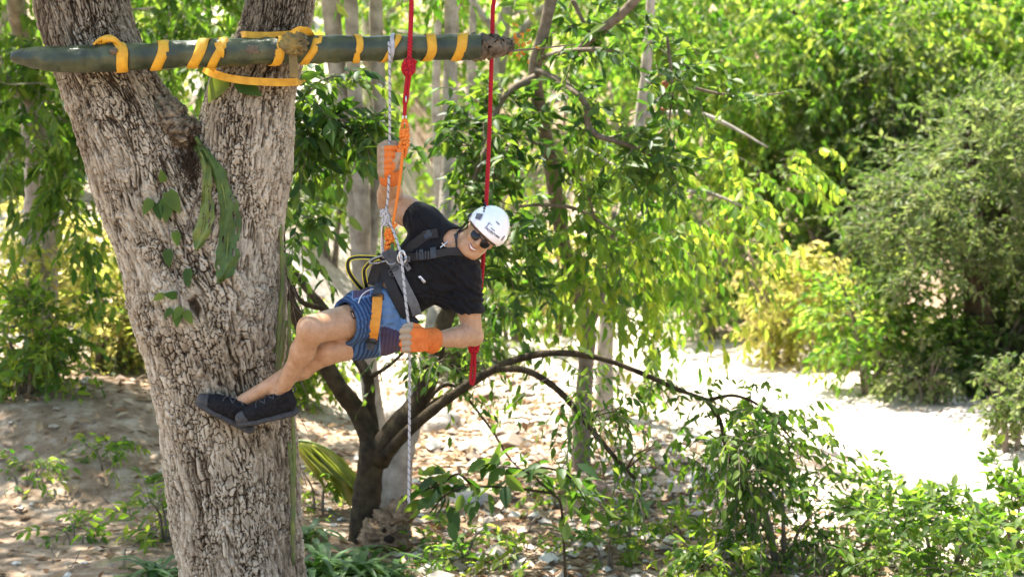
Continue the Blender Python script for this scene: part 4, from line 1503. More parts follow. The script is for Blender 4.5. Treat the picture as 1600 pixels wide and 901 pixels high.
def tube_px(pts, rpx, mat, name, parent, bvh=None, lift=.004, seg=8, n=5, dy=0):
    c = catmull([(p[0], p[1], p[2] if len(p) > 2 else dy) for p in pts], n)
    P = [onto(bvh, x, y, lift, d)[0] if bvh is not None else at2(x, y, d) for x, y, d in c]
    R = lerp_r(rpx, len(P)) * SP if np.ndim(rpx) else rpx * SP
    V, Q, T = tube(P, R, seg)
    return obj(name, mesh_data(name, V, Q, T), mat, parent)


tube_px([(560, 473), (564, 463), (571, 456), (580, 452), (588, 451)], .9, M['white_cord'], 'piping', shorts, WB, .004)


def patch(corners, mat, name, parent, bvh, lift=.004, n=6):
    """thin flat label laid on cloth; corners in photo pixels (4)"""
    c = np.array(corners, float)
    V, V2 = [], []
    for i in range(n + 1):
        for j in range(n + 1):
            a, b_ = i / n, j / n
            q = (c[0] * (1 - a) + c[1] * a) * (1 - b_) + (c[3] * (1 - a) + c[2] * a) * b_
            V.append(list(onto(bvh, q[0], q[1], lift)[0])); V2.append(list(onto(bvh, q[0], q[1], lift - .002)[0]))
    m_ = (n + 1) ** 2
    i_, j_ = np.meshgrid(np.arange(n), np.arange(n), indexing='ij')
    a = i_ * (n + 1) + j_
    Q = np.stack([a, a + 1, a + n + 2, a + n + 1], -1).reshape(-1, 4)
    Q = np.vstack([Q[:, ::-1], Q + m_])
    return obj(name, mesh_data(name, np.array(V + V2), Q), mat, parent)


patch([(547, 486), (551, 485), (556, 497), (552, 498)], M['dark_print'], 'label_tab', shorts, WB, .006)
patch([(549, 488), (550.6, 487.6), (554, 495.4), (552.4, 495.8)], simple('tab_print', (.6, .35, .2), (.5, .3, .2), .6, .2, 30), 'label_print', shorts, WB, .008)


def text_px(body_txt, origin, xdir, ydir, size, mat, name, parent, bvh, lift=.003, shear=0.0, spacing=1.0):
    """lettering laid on a surface: origin in photo pixels, xdir / ydir the photo directions of the baseline and of up"""
    cu = bpy.data.curves.new(name, 'FONT'); cu.body = body_txt; cu.size = 1; cu.space_character = spacing; cu.shear = shear
    cu.offset = .03
    to = bpy.data.objects.new(name, cu); C.objects.link(to)
    dg = bpy.context.evaluated_depsgraph_get()
    me = bpy.data.meshes.new_from_object(to.evaluated_get(dg))
    bpy.data.objects.remove(to); me.name = name
    for v in me.vertices:
        x, y = v.co.x * size, v.co.y * size
        v.co = onto(bvh, origin[0] + xdir[0] * x + ydir[0] * y, origin[1] + xdir[1] * x + ydir[1] * y, lift)[0]
    me.materials.clear()
    return obj(name, me, mat, parent)


patch([(653.5, 432), (657, 430.5), (665.5, 440), (662.5, 443)], M['white_print'], 'shirt_logo', shirt, WB, .006)
text_px('PETZL', (654.8, 435.2), (.70, .72), (.55, -.62), 4.6, M['dark_print'], 'logo_lettering', shirt, WB, .0075)

# ------------------------------------------------------------------ helmet
S = SDF(HC - .25, HC + .25, .0036)
S.ell(H(0, -.015, .052), (.099, .128, .112), HR, 0)
S.ell(H(0, -.006, .050), (.103, .126, .080), HR, .03)
S.ell(H(0, -.015, .046), (.090, .118, .103), HR, 0, 'cut')
S.plane(H(0, .06, .026), HR @ np.array([0, .10, -1]), (H(0, .13, 0), .16)); 
S.plane(H(0, 0, .005), HR @ np.array([0, -.10, -1]))
V, F = S.mesh(2)
helmet = obj('helmet', mesh_data('helmet', V, F), simple('white_shell', (.80, .81, .83), (.78, .79, .81), .22, .5, 5), person)
HB = bvh_of([helmet])
M['vent'] = simple('vent_dark', (.02, .02, .03), (.05, .05, .06), .5, .4, 40)
M['grey_clip'] = simple('grey_plastic', (.10, .10, .13), (.16, .16, .20), .35, .5, 30)
for q in ([(752, 313), (756, 312), (758, 317), (755, 318)], [(754, 318), (759, 316), (760, 323), (757, 324)], [(754, 324.5), (758, 323), (759, 327), (756, 328)], [(754.5, 329), (757, 328), (757.5, 331), (755.5, 331.5)]):
    patch(q, M['vent'], 'vent', helmet, HB, .003, 3)
patch([(745, 333), (755, 334), (750, 344), (742, 341)], M['grey_clip'], 'lamp_clip', helmet, HB, .006, 4)
patch([(731, 336), (738, 331), (737, 336), (731, 344)], M['grey_clip'], 'lamp_clip', helmet, HB, .006, 4)
patch([(775, 346), (776, 345.5), (781, 350.5), (780, 351.5)], M['vent'], 'slot', helmet, HB, .003, 3)
patch([(783, 375), (785, 376), (790, 369), (788.5, 368)], M['grey_clip'], 'lamp_clip', helmet, HB, .006, 3)
ux, uy = (.80, .60), (.60, -.80)
text_px('ADVENTURES', (759.0, 357.5), ux, uy, 4.1, M['dark_print'], 'helmet_lettering', helmet, HB, .002, .25)
text_px('T A L L', (766, 356.2), ux, uy, 2.3, M['dark_print'], 'helmet_lettering', helmet, HB, .002, .25) if False else None
for pl, w_ in (([(757, 357), (761, 353), (764, 349)], .9), ([(764, 349), (769, 351.5)], .5), ([(764, 349), (762, 347.5)], .5), ([(764.5, 349), (766, 347.5)], .7), ([(761, 353.5), (760.5, 358.5)], .5), ([(761, 360), (770, 367)], .3), ([(767, 356), (773, 361)], 1.1)):
    strap_px(pl, w_, HB, .0025, name='helmet_emblem', mat=M['dark_print'], parent=helmet, n=4, thick=.001)
# chin strap and cradle
HBB = bvh_of([body, helmet])
strap_px([(727, 349), (722, 356), (716, 362), (713, 370), (713, 380), (715, 391), (720, 399)], 3.2, HBB, .004, name='chin_strap', mat=M['black_web'], parent=helmet, n=6)
strap_px([(731, 350), (730, 355), (724, 359), (717, 362)], 2.4, HBB, .004, name='chin_strap', mat=M['black_web'], parent=helmet, n=5)
patch([(709, 366), (714, 364), (716, 371), (711, 373)], M['black_plastic'], 'strap_buckle', helmet, HBB, .008, 3)

# ------------------------------------------------------------------ sunglasses (worn: wrap frame with two dark lenses)
glasses = empty('sunglasses', H(0, .1, 0), None)
glasses.parent = person; glasses.matrix_parent_inverse = Matrix.Translation(-Vector(person.location))
glasses.matrix_parent_inverse = Matrix.Identity(4); glasses.location = Vector(H(0, .1, 0)) - Vector(person.location)


def gobj(name, me, mat):
    o = bpy.data.objects.new(name, me); C.objects.link(o); me.materials.append(mat)
    o.parent = glasses; o.matrix_parent_inverse = Matrix.Translation(-Vector(H(0, .1, 0)))
    return o


def lens_pt(u, v, off=0.0):
    """u across (-1..1 over one lens), v up, wrap curve around the face"""
    ang = u
    return H(math.sin(ang) * .088, -.001 + math.cos(ang) * .106 + off, v)


M['lens'] = simple('dark_lens', (.004, .004, .005), (.006, .006, .008), .08, .35, 10)
for sx in (1, -1):
    n_u, n_v = 22, 12
    V = []
    for i in range(n_u):
        for j in range(n_v):
            a = i / (n_u - 1); b_ = j / (n_v - 1) * 2 - 1
            ang = .11 + .60 * a
            top = .018 - .003 * a; bot = -.024 + .008 * (abs(a - .35) * 1.6) ** 2
            edge = math.sqrt(max(0, 1 - (2 * a - 1) ** 6))
            v = (top + bot) / 2 + (top - bot) / 2 * b_ * max(edge, .12)
            V.append(lens_pt(sx * ang, v - .002, .003 - .004 * b_ * b_))
    V = np.array(V)
    i_, j_ = np.meshgrid(np.arange(n_u - 1), np.arange(n_v - 1), indexing='ij')
    a = i_ * n_v + j_
    o = gobj('lens', mesh_data('lens', V, np.stack([a, a + 1, a + n_v + 1, a + n_v], -1).reshape(-1, 4)), M['lens'])
    sm = o.modifiers.new('thickness', 'SOLIDIFY'); sm.thickness = .002
    P = [lens_pt(sx * t, .021 - .003 * t, .004) for t in np.linspace(.0, .75, 14)] + [H(sx * .078, .055, .016), H(sx * .082, .02, .012), H(sx * .083, -.02, .006)]
    V, Q, T = tube(P, lerp_r([.0032, .003, .0035, .003], len(P)), 8)
    gobj('temple', mesh_data('temple', V, Q, T), M['black_plastic'])
P = [lens_pt(t, .012 - .004 * math.cos(t * 10), .006) for t in np.linspace(-.14, .14, 9)]
V, Q, T = tube(P, .003, 8)
gobj('bridge', mesh_data('bridge', V, Q, T), M['black_plastic'])
# ------------------------------------------------------------------ gloves
M['glove_orange'] = simple('orange_leather', (.62, .17, .035), (.50, .12, .02), .7, .25, 40, .003, 160)
M['glove_tan'] = simple('tan_leather', (.36, .27, .18), (.27, .20, .13), .8, .2, 35, .003, 160)


M['glove_two'] = attr_mat('two_tone_leather', [(0, (.62, .17, .035)), (.45, (.52, .14, .03)), (.6, (.36, .27, .18)), (1, (.34, .26, .175))], 'pat', .75, .2, .25, 40, .003, 160)


def glove(name, chains, palm, back, cuff, label, mat_f, tanfn):
    pts = [q for ch in chains for q, r in ch] + [palm[0] - .04, palm[0] + .04]
    lo, hi = bounds(pts, .05)
    S = SDF(lo, hi, .0028)
    S.box(palm[0], palm[1], palm[2], .012, .0)
    for ch in chains:
        for (a, ra), (b_, rb) in zip(ch[:-1], ch[1:]): S.cone(a, b_, ra, rb, .002)
    for a, b_, ra, rb in back: S.cone(a, b_, ra, rb, .015)
    V, F = S.mesh(1)
    N = vnormals(V, F)
    V = V + N * (.0035 * nz3(V, 34, 71))[:, None]
    gx_ = in_view(V)[0]
    o = obj(name, mesh_data(name, V, F, None, True, {'pat': tanfn(gx_, in_view(V)[1], V)}), mat_f, person)
    o['label'] = label
    return o, S


RX, RYD = 609, -.03
rc = lambda dx, y, dy: np.array(list(at2(RX + dx, y, RYD + dy)))
ch = []
for k, (y, r) in enumerate(((230, 4.7), (240, 5.1), (250, 5.1), (259.5, 4.6))):
    r = r * SP; e = 1.0 - .12 * (k == 3) - .05 * (k == 0)
    ch.append([(rc(-10, y + 4, .035), r), (rc(-10 * e, y + 1, -.012), r * 1.08), (rc(1, y, -.036 * e), r), (rc(11 * e, y + 1, -.020), r * .95), (rc(13, y + 3, .008), r * .85)])
ch.append([(rc(-8, 268, .0), 7 * SP), (rc(4, 262, -.012), 6.4 * SP), (rc(14, 247, -.030), 6 * SP), (rc(16, 236, -.034), 5 * SP)])       # thumb from the side of the palm
Rv = np.stack([np.array([1, 0, 0]), np.array([0, 1, 0]), np.array([0, 0, 1.0])], 1)
gr, _ = glove('glove', ch, (rc(-1, 250, .04), (.032, .012, .052), Rv), [(rc(-2, 268, .03), rc(0, 278, .05), .036, .036)], None, 'right glove with orange fingers gripping the white rope overhead', M['glove_two'], lambda x, y, V: np.clip(sstep(602, 599, x) + sstep(616, 619, x) * sstep(236, 240, y) + sstep(.25, .4, fbm(V[:, 0] * 60, V[:, 2] * 60, 2, 5)) + sstep(229, 225, y), 0, 1))
GB = bvh_of([gr])
# tan leather palm edge along the outer side
S = SDF(rc(-24, 285, -.1), rc(26, 215, .14), .003)
S.cone(rc(-9, 232, .03), rc(-9, 268, .035), .034, .034, 0, 'add', ((0, 1, 0), .8))
S.cone(rc(9, 230, .02), rc(8, 262, .03), .026, .024, .01)
S.cone(rc(-4, 225, .015), rc(6, 226, .01), .022, .02, .015)
V, F = S.mesh(1); N = vnormals(V, F); V = V + N * (.004 * nz3(V, 30, 72))[:, None]
obj('palm_leather', mesh_data('palm_leather', V, F), M['glove_tan'], gr)


def cuff(a, b_, ra, rb, parent, dirn, flare=1.0):
    """flared gauntlet cuff, open at the arm end"""
    a = np.array(a); b_ = np.array(b_)
    n = 9
    P = a + (b_ - a) * np.linspace(0, 1, n)[:, None]
    R = ra + (rb - ra) * np.linspace(0, 1, n) ** 1.3
    V, Q, _ = tube(P, R, 28, False)
    Vc = V - np.repeat(P, 28, 0)
    V = V + Vc * (.10 * fbm(V[:, 0] * 22 + V[:, 2] * 9, V[:, 2] * 22 + V[:, 1] * 15, 3, 33))[:, None]
    o = obj('cuff', mesh_data('cuff', V, Q), M['glove_orange'], parent)
    sm = o.modifiers.new('thickness', 'SOLIDIFY'); sm.thickness = .004; sm.offset = 1
    return o


cuff(rc(0, 262, .045), rc(1, 283, .085), 15.0 * SP, 16.5 * SP, gr, None)

LX, LYD = 640, -.235
lc = lambda dx, y, dy: np.array(list(at2(LX + dx, y, LYD + dy)))
ch = []
for k, (y, r) in enumerate(((515.5, 4.8), (525.5, 5.1), (535.5, 5.0), (544.5, 4.4))):
    r = r * SP; e = 1 - .15 * (k == 3)
    ch.append([(lc(8, y + 1, -.020), r), (lc(-2, y, -.040), r * 1.08), (lc(-11 * e, y + 1, -.026), r), (lc(-12 * e, y + 2, .010), r * .95), (lc(-4, y + 3, .026), r * .85)])
ch.append([(lc(20, 520, .0), 7 * SP), (lc(12, 512, .006), 6.6 * SP), (lc(2, 509, .0), 6 * SP), (lc(-7, 511, -.008), 5 * SP)])
gl, _ = glove('glove', ch, (lc(14, 531, .002), (.034, .018, .042), Rv), [(lc(10, 530, .0), lc(22, 531, .02), .040, .042)], None, 'left glove with tan fingers closed round the white rope at the hip', M['glove_two'], lambda x, y, V: np.clip(sstep(648, 644, x), 0, 1) * (1 - sstep(628.5, 627, x) * sstep(528, 534, y)))
LB = bvh_of([gl])
S = SDF(lc(-6, 556, -.12), lc(36, 502, .12), .003)
S.box(lc(11, 530, -.018), (.030, .018, .048), Rv, .012)
S.cone(lc(12, 530, -.0), lc(24, 531, .01), .050, .046, .015, 'add', ((0, 1, 0), .8))
V, F = S.mesh(1); N = vnormals(V, F); V = V + N * (.004 * nz3(V, 28, 73))[:, None]
obj('back_panel', mesh_data('back_panel', V, F), M['glove_orange'], gl)
cf = cuff(lc(15, 529, .02), lc(38, 532, .085), 15 * SP, 20 * SP, gl, None)
CB = bvh_of([cf])
M['glove_print'] = simple('glove_print', (.40, .10, .02), (.33, .08, .015), .7, .2, 30)
for pl in ([(656, 526), (660, 525), (663, 527)], [(657, 530), (663, 531)], [(657, 538), (659, 541), (662, 541), (664, 538)], [(659, 537), (662, 537)], [(656, 523), (664, 524)]):
    strap_px(pl, .9, CB, .0055, name='cuff_print', mat=M['glove_print'], parent=gl, n=4, thick=.001)

# ------------------------------------------------------------------ shoes
M['shoe'] = simple('black_mesh_fabric', (.006, .006, .007), (.016, .016, .017), .85, .15, 60, .0006, 500)
M['sole'] = simple('dark_rubber', (.040, .040, .040), (.065, .065, .063), .7, .2, 50, .002, 200)
M['toe_cap'] = simple('rubber_toe_cap', (.032, .032, .032), (.055, .055, .054), .6, .25, 60, .001, 300)
M['lace'] = simple('lace', (.05, .05, .052), (.07, .07, .072), .7, .2, 90)


def shoe(heel, toe, up_hint, ank, label):
    heel = np.array(heel); toe = np.array(toe)
    L = np.linalg.norm(toe - heel); f = (toe - heel) / L
    u = norm(np.array(up_hint) - f * (np.array(up_hint) @ f)); w_ = np.cross(f, u)
    k = L / .29
    def P(l, wd, h): return heel + f * (l * k) + w_ * (wd * k) + u * (h * k * 1.27)
    lo, hi = bounds([heel, toe, P(0, .06, .13), P(.29, -.06, .13), P(0, -.06, -.02), P(.29, .06, -.02)], .03)
    S = SDF(lo, hi, .0034)
    R = np.stack([f, w_, u], 1)
    S.cone(P(.040, 0, .045), P(.13, 0, .042), .036 * k, .037 * k, .02)
    S.cone(P(.13, 0, .042), P(.205, .004, .036), .037 * k, .044 * k, .02, 'add')
    S.cone(P(.205, .004, .034), P(.258, .0, .026), .042 * k, .030 * k, .02)
    S.cone(P(.050, 0, .06), P(.062, 0, .100), .037 * k, .038 * k, .02)
    S.cone(P(.075, 0, .088), P(.19, .0, .045), .034 * k, .034 * k, .03)
    S.cone(P(.012, 0, .05), P(.020, 0, .105), .010 * k, .010 * k, .02)
    S.plane(P(0, 0, .010), -u)
    S.plane(P(.05, 0, .103), u * 1.0 + f * .28, None, .01)
    S.cone(P(.056, 0, .075), P(.060, 0, .13), .030 * k, .030 * k, .004, 'cut')
    V, F = S.mesh(1)
    N = vnormals(V, F); V = V + N * (.0010 * nz3(V, 30, 81))[:, None]
    o = obj('shoe', mesh_data('shoe', V, F), M['shoe'], person); o['label'] = label
    # sole: rocker outline with a tread edge
    S2 = SDF(lo, hi, .0034)
    for a, b_, ra, rb in (((.038, 0), (.12, -.004), .043, .039), ((.12, -.004), (.205, .004), .039, .050), ((.205, .004), (.252, 0), .050, .040)):
        S2.cone(P(a[0], a[1], .013), P(b_[0], b_[1], .013), ra * k, rb * k, .012, 'add', (u, .46))
    S2.cone(P(.250, 0, .018), P(.272, 0, .030), .026 * k, .016 * k, .02)
    S2.plane(P(0, 0, -.006), -u)
    V, F = S2.mesh(1)
    V = V + (.0015 * np.sign(np.sin((V @ f) * 420)))[:, None] * w_ * np.sign((V - heel) @ w_)[:, None]
    obj('sole', mesh_data('sole', V, F), M['sole'], o)
    S3 = SDF(lo, hi, .0034)
    S3.cone(P(.215, .003, .032), P(.262, .0, .027), .0455 * k, .0325 * k, .01)
    S3.plane(P(.218, 0, 0), -f * 1 + u * .5); S3.plane(P(0, 0, .012), -u)
    V, F = S3.mesh(1)
    obj('toe_cap', mesh_data('toe_cap', V, F), M['toe_cap'], o)
    sb = bvh_of([o])
    for i in range(5):
        l = .090 + .022 * i
        pts = []
        for t in np.linspace(-1, 1, 7):
            a_ = P(l + .008 * (1 - abs(t)) + (.010 * t if i % 2 else -.010 * t), .030 * t, .16)
            h = sb.ray_cast(Vector(a_), Vector(-u))
            if h[0] is not None: pts.append(np.array(h[0]) + u * .003)
        if len(pts) > 3:
            V, Q, T = tube(pts, .0028, 6); obj('lace', mesh_data('lace', V, Q, T), M['lace'], o)
    bow = [P(.085, .0, .108), P(.078, .018, .118), P(.070, .030, .106), P(.082, .012, .104)]
    V, Q, T = tube(catmull(bow, 4), .0026, 6); obj('lace', mesh_data('lace', V, Q, T), M['lace'], o)
    V, Q, T = tube(catmull([P(.006, 0, .085), P(-.008, 0, .098), P(-.004, 0, .112), P(.012, 0, .106)], 4), .004, 6); obj('pull_tab', mesh_data('pull_tab', V, Q, T), M['lace'], o)
    # stitched overlay lines on the side facing out
    return o


shoe(J(467, 645, -.03), J(371, 665, -.075), (.16, -.26, .95), RANK, 'near black trail shoe with scuffed rubber toe cap')
shoe(J(394, 677, .01), J(304, 630, -.02), (.40, -.22, .9), LANK, 'far black trail shoe pressed against the trunk')

# ------------------------------------------------------------------ harness
harness = empty('harness')
harness.parent = person; harness.location = Vector(J(620, 410, -.05)) - Vector(person.location)


def hpart(o):
    o.parent = harness; o.matrix_parent_inverse = Matrix.Translation(-(Vector(J(620, 410, -.05))))
    return o


WB2 = bvh_of([shirt, shorts, body]); SB = bvh_of([shirt, shorts])
hs = lambda *a, **k: hpart(strap_px(*a, **k))
hs([(606, 400), (616, 414), (632, 446), (646, 474), (652, 492)], 15, WB2, .010, name='waist_strap', mat=M['grey_web'], n=6, thick=.006)
hs([(598, 406), (607, 434), (619, 464), (634, 490), (650, 508)], 17, WB2, .006, name='hip_pad', mat=M['black_web'], n=6, thick=.010)
hs([(604, 398), (600, 412), (594, 436), (590, 452), (588, 466)], 12, WB2, .012, name='leg_riser', mat=M['dkgrey_web'], n=6, thick=.005)
hs([(590, 460), (589, 480), (586, 505), (582, 530)], 15.5, WB2, .014, name='leg_strap', mat=M['orange_web'], n=6, thick=.005)
hs([(583, 527), (580, 537), (577, 546)], 12, WB2, .014, name='strap_tail', mat=M['dkgrey_web'], n=6, thick=.006)
hs([(600, 402), (610, 396), (622, 404), (630, 402)], 14, None, dy=-.14, name='tie_in_loop', mat=M['dkgrey_web'], n=5, thick=.008)
hs([(598, 398), (588, 420), (580, 445)], 16, WB2, .004, name='hip_pad', mat=M['black_web'], n=5, thick=.012)
# chest straps
hs([(632, 401), (650, 401), (675, 398), (700, 393), (722, 394), (735, 400)], 12, SB, .009, name='chest_strap', mat=M['black_web'], n=6, thick=.006)
hs([(630, 398), (642, 386), (658, 373), (672, 366), (684, 364)], 14, SB, .009, name='shoulder_strap', mat=M['black_web'], n=6, thick=.006)
hs([(722, 394), (738, 402), (747, 414)], 11, SB, .007, name='shoulder_strap', mat=M['black_web'], n=6, thick=.006)
for q in ([(672, 387), (681, 385), (682, 402), (673, 404)], [(655, 390), (661, 389), (662, 405), (656, 406)], [(660, 362), (672, 358), (676, 368), (664, 374)]):
    hpart(patch(q, M['black_plastic'], 'buckle', None, WB2, .018, 3))
for x in (651, 655.5, 660, 664.5, 669):
    hs([(x, 391.5), (x + .6, 404.5)], 1.6, WB2, .017, name='bar_tack', mat=M['dkgrey_web'], n=4, thick=.002)
hpart(patch([(634, 400), (641, 400), (641, 409), (634, 409)], M['grey_web'], 'tag', None, WB2, .019, 3))
hpart(patch([(629, 411), (634, 407), (643, 419), (637, 424)], M['grey_web'], 'tag', None, WB2, .018, 3))
for pl in ([(636, 403), (639, 406)], [(639, 402), (636.5, 404)], [(634, 413), (638, 417)], [(637, 413), (637, 417)]):
    hs(pl, .9, WB2, .021, name='tag_print', mat=M['black_web'], n=3, thick=.001)


def buckle(cx, cy, w_, h_, ang, bvh, mat, lift=.018):
    """ladder lock: a rounded frame with a cross bar"""
    p, n_ = onto(bvh, cx, cy, lift)
    ca, sa = math.cos(ang), math.sin(ang)
    mb = MB()
    def q(x, y): return np.array(list(p)) + np.array([(x * ca - y * sa) * SP, 0, -(x * sa + y * ca) * SP])
    loop = [q(-w_, -h_), q(w_, -h_), q(w_, h_), q(-w_, h_), q(-w_, -h_)]
    for a, b_ in zip(loop[:-1], loop[1:]): mb.tube([a, (a + b_) / 2, b_], 1.5 * SP, 6)
    mb.tube([q(-w_, 0), q(0, 0), q(w_, 0)], 1.2 * SP, 6)
    return hpart(mb.build('buckle', mat))


buckle(590, 463, 9, 4, .05, WB2, M['black_plastic'], .022)
buckle(581, 533, 8, 3, .25, WB2, M['black_plastic'], .022)
buckle(616, 424, 8, 5, -.55, WB2, simple('dark_metal', (.05, .05, .055), (.09, .09, .1), .35, .5, 30, metal=.7), .022)
M['steel'] = simple('steel', (.55, .56, .58), (.45, .46, .48), .28, .5, 20, metal=1.0)
M['grey_alloy'] = simple('grey_alloy', (.30, .31, .32), (.22, .23, .24), .35, .5, 20, metal=.9)


def ring_px(cx, cy, rx, ry, dy, tr, mat, name, parent=None, tilt=0.0, rot=0.0):
    th = np.linspace(0, 2 * np.pi, 33)
    P = []
    for t in th:
        x, y = rx * math.cos(t), ry * math.sin(t)
        P.append(at2(cx + x * math.cos(rot) - y * math.sin(rot), cy + x * math.sin(rot) + y * math.cos(rot), dy + tilt * math.cos(t)))
    P = np.array([list(p) for p in P])
    V, Q, T = tube(P, tr * SP, 8, False)
    return obj(name, mesh_data(name, V, Q), mat, parent)


hpart(ring_px(628, 403, 6.5, 8, -.155, 1.6, M['steel'], 'd_ring'))
hpart(ring_px(612, 404, 8, 9, -.13, 2.0, M['grey_alloy'], 'd_ring', rot=.4))

# carabiners and the descender (they hang on the ropes: things of their own)
def carabiner(cx, cy, w_, h_, rot, dy, label, mat, group=None):
    root = empty('carabiner', at2(cx, cy, dy)); tag(root, label, 'carabiner', group)
    pts = []
    for t in np.linspace(0, 2 * np.pi, 40, endpoint=False):
        c_, s1 = math.cos(t), math.sin(t)
        x = w_ * np.sign(c_) * abs(c_) ** .7 * (1 - .18 * s1); y = h_ * np.sign(s1) * abs(s1) ** .75
        pts.append((x, y))
    ca, sa = math.cos(rot), math.sin(rot)
    W = [at2(cx + x * ca - y * sa, cy + x * sa + y * ca, dy) for x, y in pts]
    V, Q, T = tube(W[4:] + W[:1], 1.7 * SP, 8); obj('frame', mesh_data('frame', V, Q, T), mat, root)
    V, Q, T = tube([W[0], W[2], W[4]], 1.3 * SP, 8); obj('gate', mesh_data('gate', V, Q, T), M['steel'], root)
    V, Q, T = tube([W[1], W[2], W[3]], 2.2 * SP, 8); obj('sleeve', mesh_data('sleeve', V, Q, T), M['grey_alloy'], root)
    return root


carabiner(601, 372, 5.0, 30, .06, -.06, 'long silver carabiner joining the white rope to the harness ring', M['steel'])
carabiner(594, 405, 4.5, 17, 1.3, -.10, 'grey carabiner clipped to the lanyard loops beside the waist', M['grey_alloy'])
carabiner(629, 401, 4, 9, -.2, -.17, 'small steel carabiner holding the white rope on the chest ring', M['steel'])
carabiner(632, 186, 2.4, 7, 0, -.03, 'small steel link between the red rope and the orange cord', M['steel'])

# lanyard: black tape with yellow edges
lan = empty('lanyard', at2(560, 410, -.05)); tag(lan, 'black lanyard tape with yellow edges looping out beside the hip', 'lanyard')
M['yellow_edge'] = simple('yellow_edge', (.72, .66, .05), (.6, .5, .04), .6, .3, 60)
for pl in ([(596, 404, -.09), (578, 402, -.07), (556, 402, -.05), (545, 407, -.04), (544, 420, -.03), (551, 434, -.01), (566, 452, .04), (578, 458, .07)],
           [(592, 402, -.10), (582, 407, -.08), (573, 416, -.06), (569, 424, -.04), (571, 440, -.01), (574, 452, .05)]):
    strap_px(pl, 6.6, None, name='tape', mat=M['black_web'], parent=lan, n=7, thick=.004, tilt=.5)
    c = catmull(pl, 7); P = np.array([list(at2(*q)) for q in c]); Tn = norm(np.gradient(P, axis=0)); Wv = norm(np.cross(Tn, np.array([0, -1.0, .5]))) * 3.1 * SP
    for sg in (1, -1):
        V, Q, T = tube(P + Wv * sg + np.array([0, -.002, 0]), .75 * SP, 6); obj('edge_binding', mesh_data('edge_binding', V, Q, T), M['yellow_edge'], lan)

# necklace with a cross
neck = empty('necklace'); neck.parent = person; neck.location = Vector(J(700, 378, -.1)) - Vector(person.location)


def npart(o):
    o.parent = neck; o.matrix_parent_inverse = Matrix.Translation(-(Vector(J(700, 378, -.1)))); return o


npart(tube_px([(718, 370), (712, 374), (705, 378), (697, 381)], .35, M['steel'], 'chain', None, WB2, .004, 6, 5))
npart(strap_px([(688, 386.5), (699, 377.5)], 1.3, WB2, .009, name='pendant', mat=M['steel'], n=4, thick=.002))
npart(strap_px([(690.5, 379.5), (695.5, 384.8)], 1.3, WB2, .010, name='pendant', mat=M['steel'], n=4, thick=.002))

# ------------------------------------------------------------------ ropes
def rope_mat(name, base, fleck, per, thr, turns=3):
    """woven sheath: flecks spiral round the rope (values u along, a around are stored on the mesh)"""
    m, nt, p = nmat(name)
    p.inputs['Roughness'].default_value = .75; p.inputs['Specular IOR Level'].default_value = .2
    a = node(nt, 'ShaderNodeAttribute', attribute_name='spiral')
    fr = node(nt, 'ShaderNodeMath', operation='FRACT'); nt.links.new(a.outputs['Fac'], fr.inputs[0])
    r = ramp(nt, [(0, base), (thr - .03, base), (thr, fleck), (1, fleck)])
    r.color_ramp.interpolation = 'LINEAR'
    nt.links.new(fr.outputs[0], r.inputs[0])
    tc = node(nt, 'ShaderNodeTexCoord')
    nz = node(nt, 'ShaderNodeTexNoise'); nz.inputs['Scale'].default_value = 260; nt.links.new(tc.outputs['Object'], nz.inputs['Vector'])
    b = node(nt, 'ShaderNodeBump'); b.inputs['Distance'].default_value = .003; nt.links.new(nz.outputs[0], b.inputs['Height']); nt.links.new(b.outputs[0], p.inputs['Normal'])
    nt.links.new(r.outputs[0], p.inputs['Base Color'])
    return m


M['rope_white'] = rope_mat('white_rope', (.44, .43, .41), (.10, .10, .115), 1, .80)
M['rope_red'] = rope_mat('red_rope', (.42, .013, .022), (.13, .005, .012), 1, .74)
M['cord_orange'] = rope_mat('orange_cord', (.74, .22, .035), (.52, .13, .02), 1, .7)


def rope(P, rpx, mat, parent, name='strand', pitch=.030, seg=14, relief=.10, step=.004, strands=2):
    P = np.asarray([list(p) for p in P], float)
    s1 = np.concatenate([[0], np.cumsum(np.linalg.norm(np.diff(P, axis=0), axis=1))])
    n = min(1400, max(12, int(s1[-1] / step)))
    q = np.linspace(0, s1[-1], n)
    P = np.stack([np.interp(q, s1, P[:, k]) for k in range(3)], -1)
    V, Q, T = tube(P, rpx * SP, seg, True)
    th = np.tile(np.arange(seg) / seg, n); sv = np.repeat(q, seg)
    sp = sv / pitch + th * 1.0
    bul = 1 + relief * (np.abs(((sp * strands) % 1) - .5) * -2 + .5)
    V[:n * seg] = np.repeat(P, seg, 0) + (V[:n * seg] - np.repeat(P, seg, 0)) * bul[:, None]
    sp = np.concatenate([sp * strands, [0, 0]])
    return obj(name, mesh_data(name, V, Q, T, True, {'spiral': sp}), mat, parent)


def knot_curve(c, w_, h_, d_, n=90, kind=0, ph=0):
    t = np.linspace(0, 2 * np.pi, n)
    if kind == 0:
        x = (2 + np.cos(2 * t)) * np.cos(3 * t + ph); y = (2 + np.cos(2 * t)) * np.sin(3 * t + ph); z = np.sin(4 * t)
        K = np.stack([x / 3 * w_, z * d_, y / 3 * h_], -1)
    else:
        K = np.stack([np.cos(5 * t + ph) * w_ * (1 + .15 * np.sin(2 * t)), np.sin(5 * t + ph) * d_, (t / np.pi - 1) * h_ + .1 * h_ * np.sin(6 * t)], -1)
    return np.array(list(c)) + K


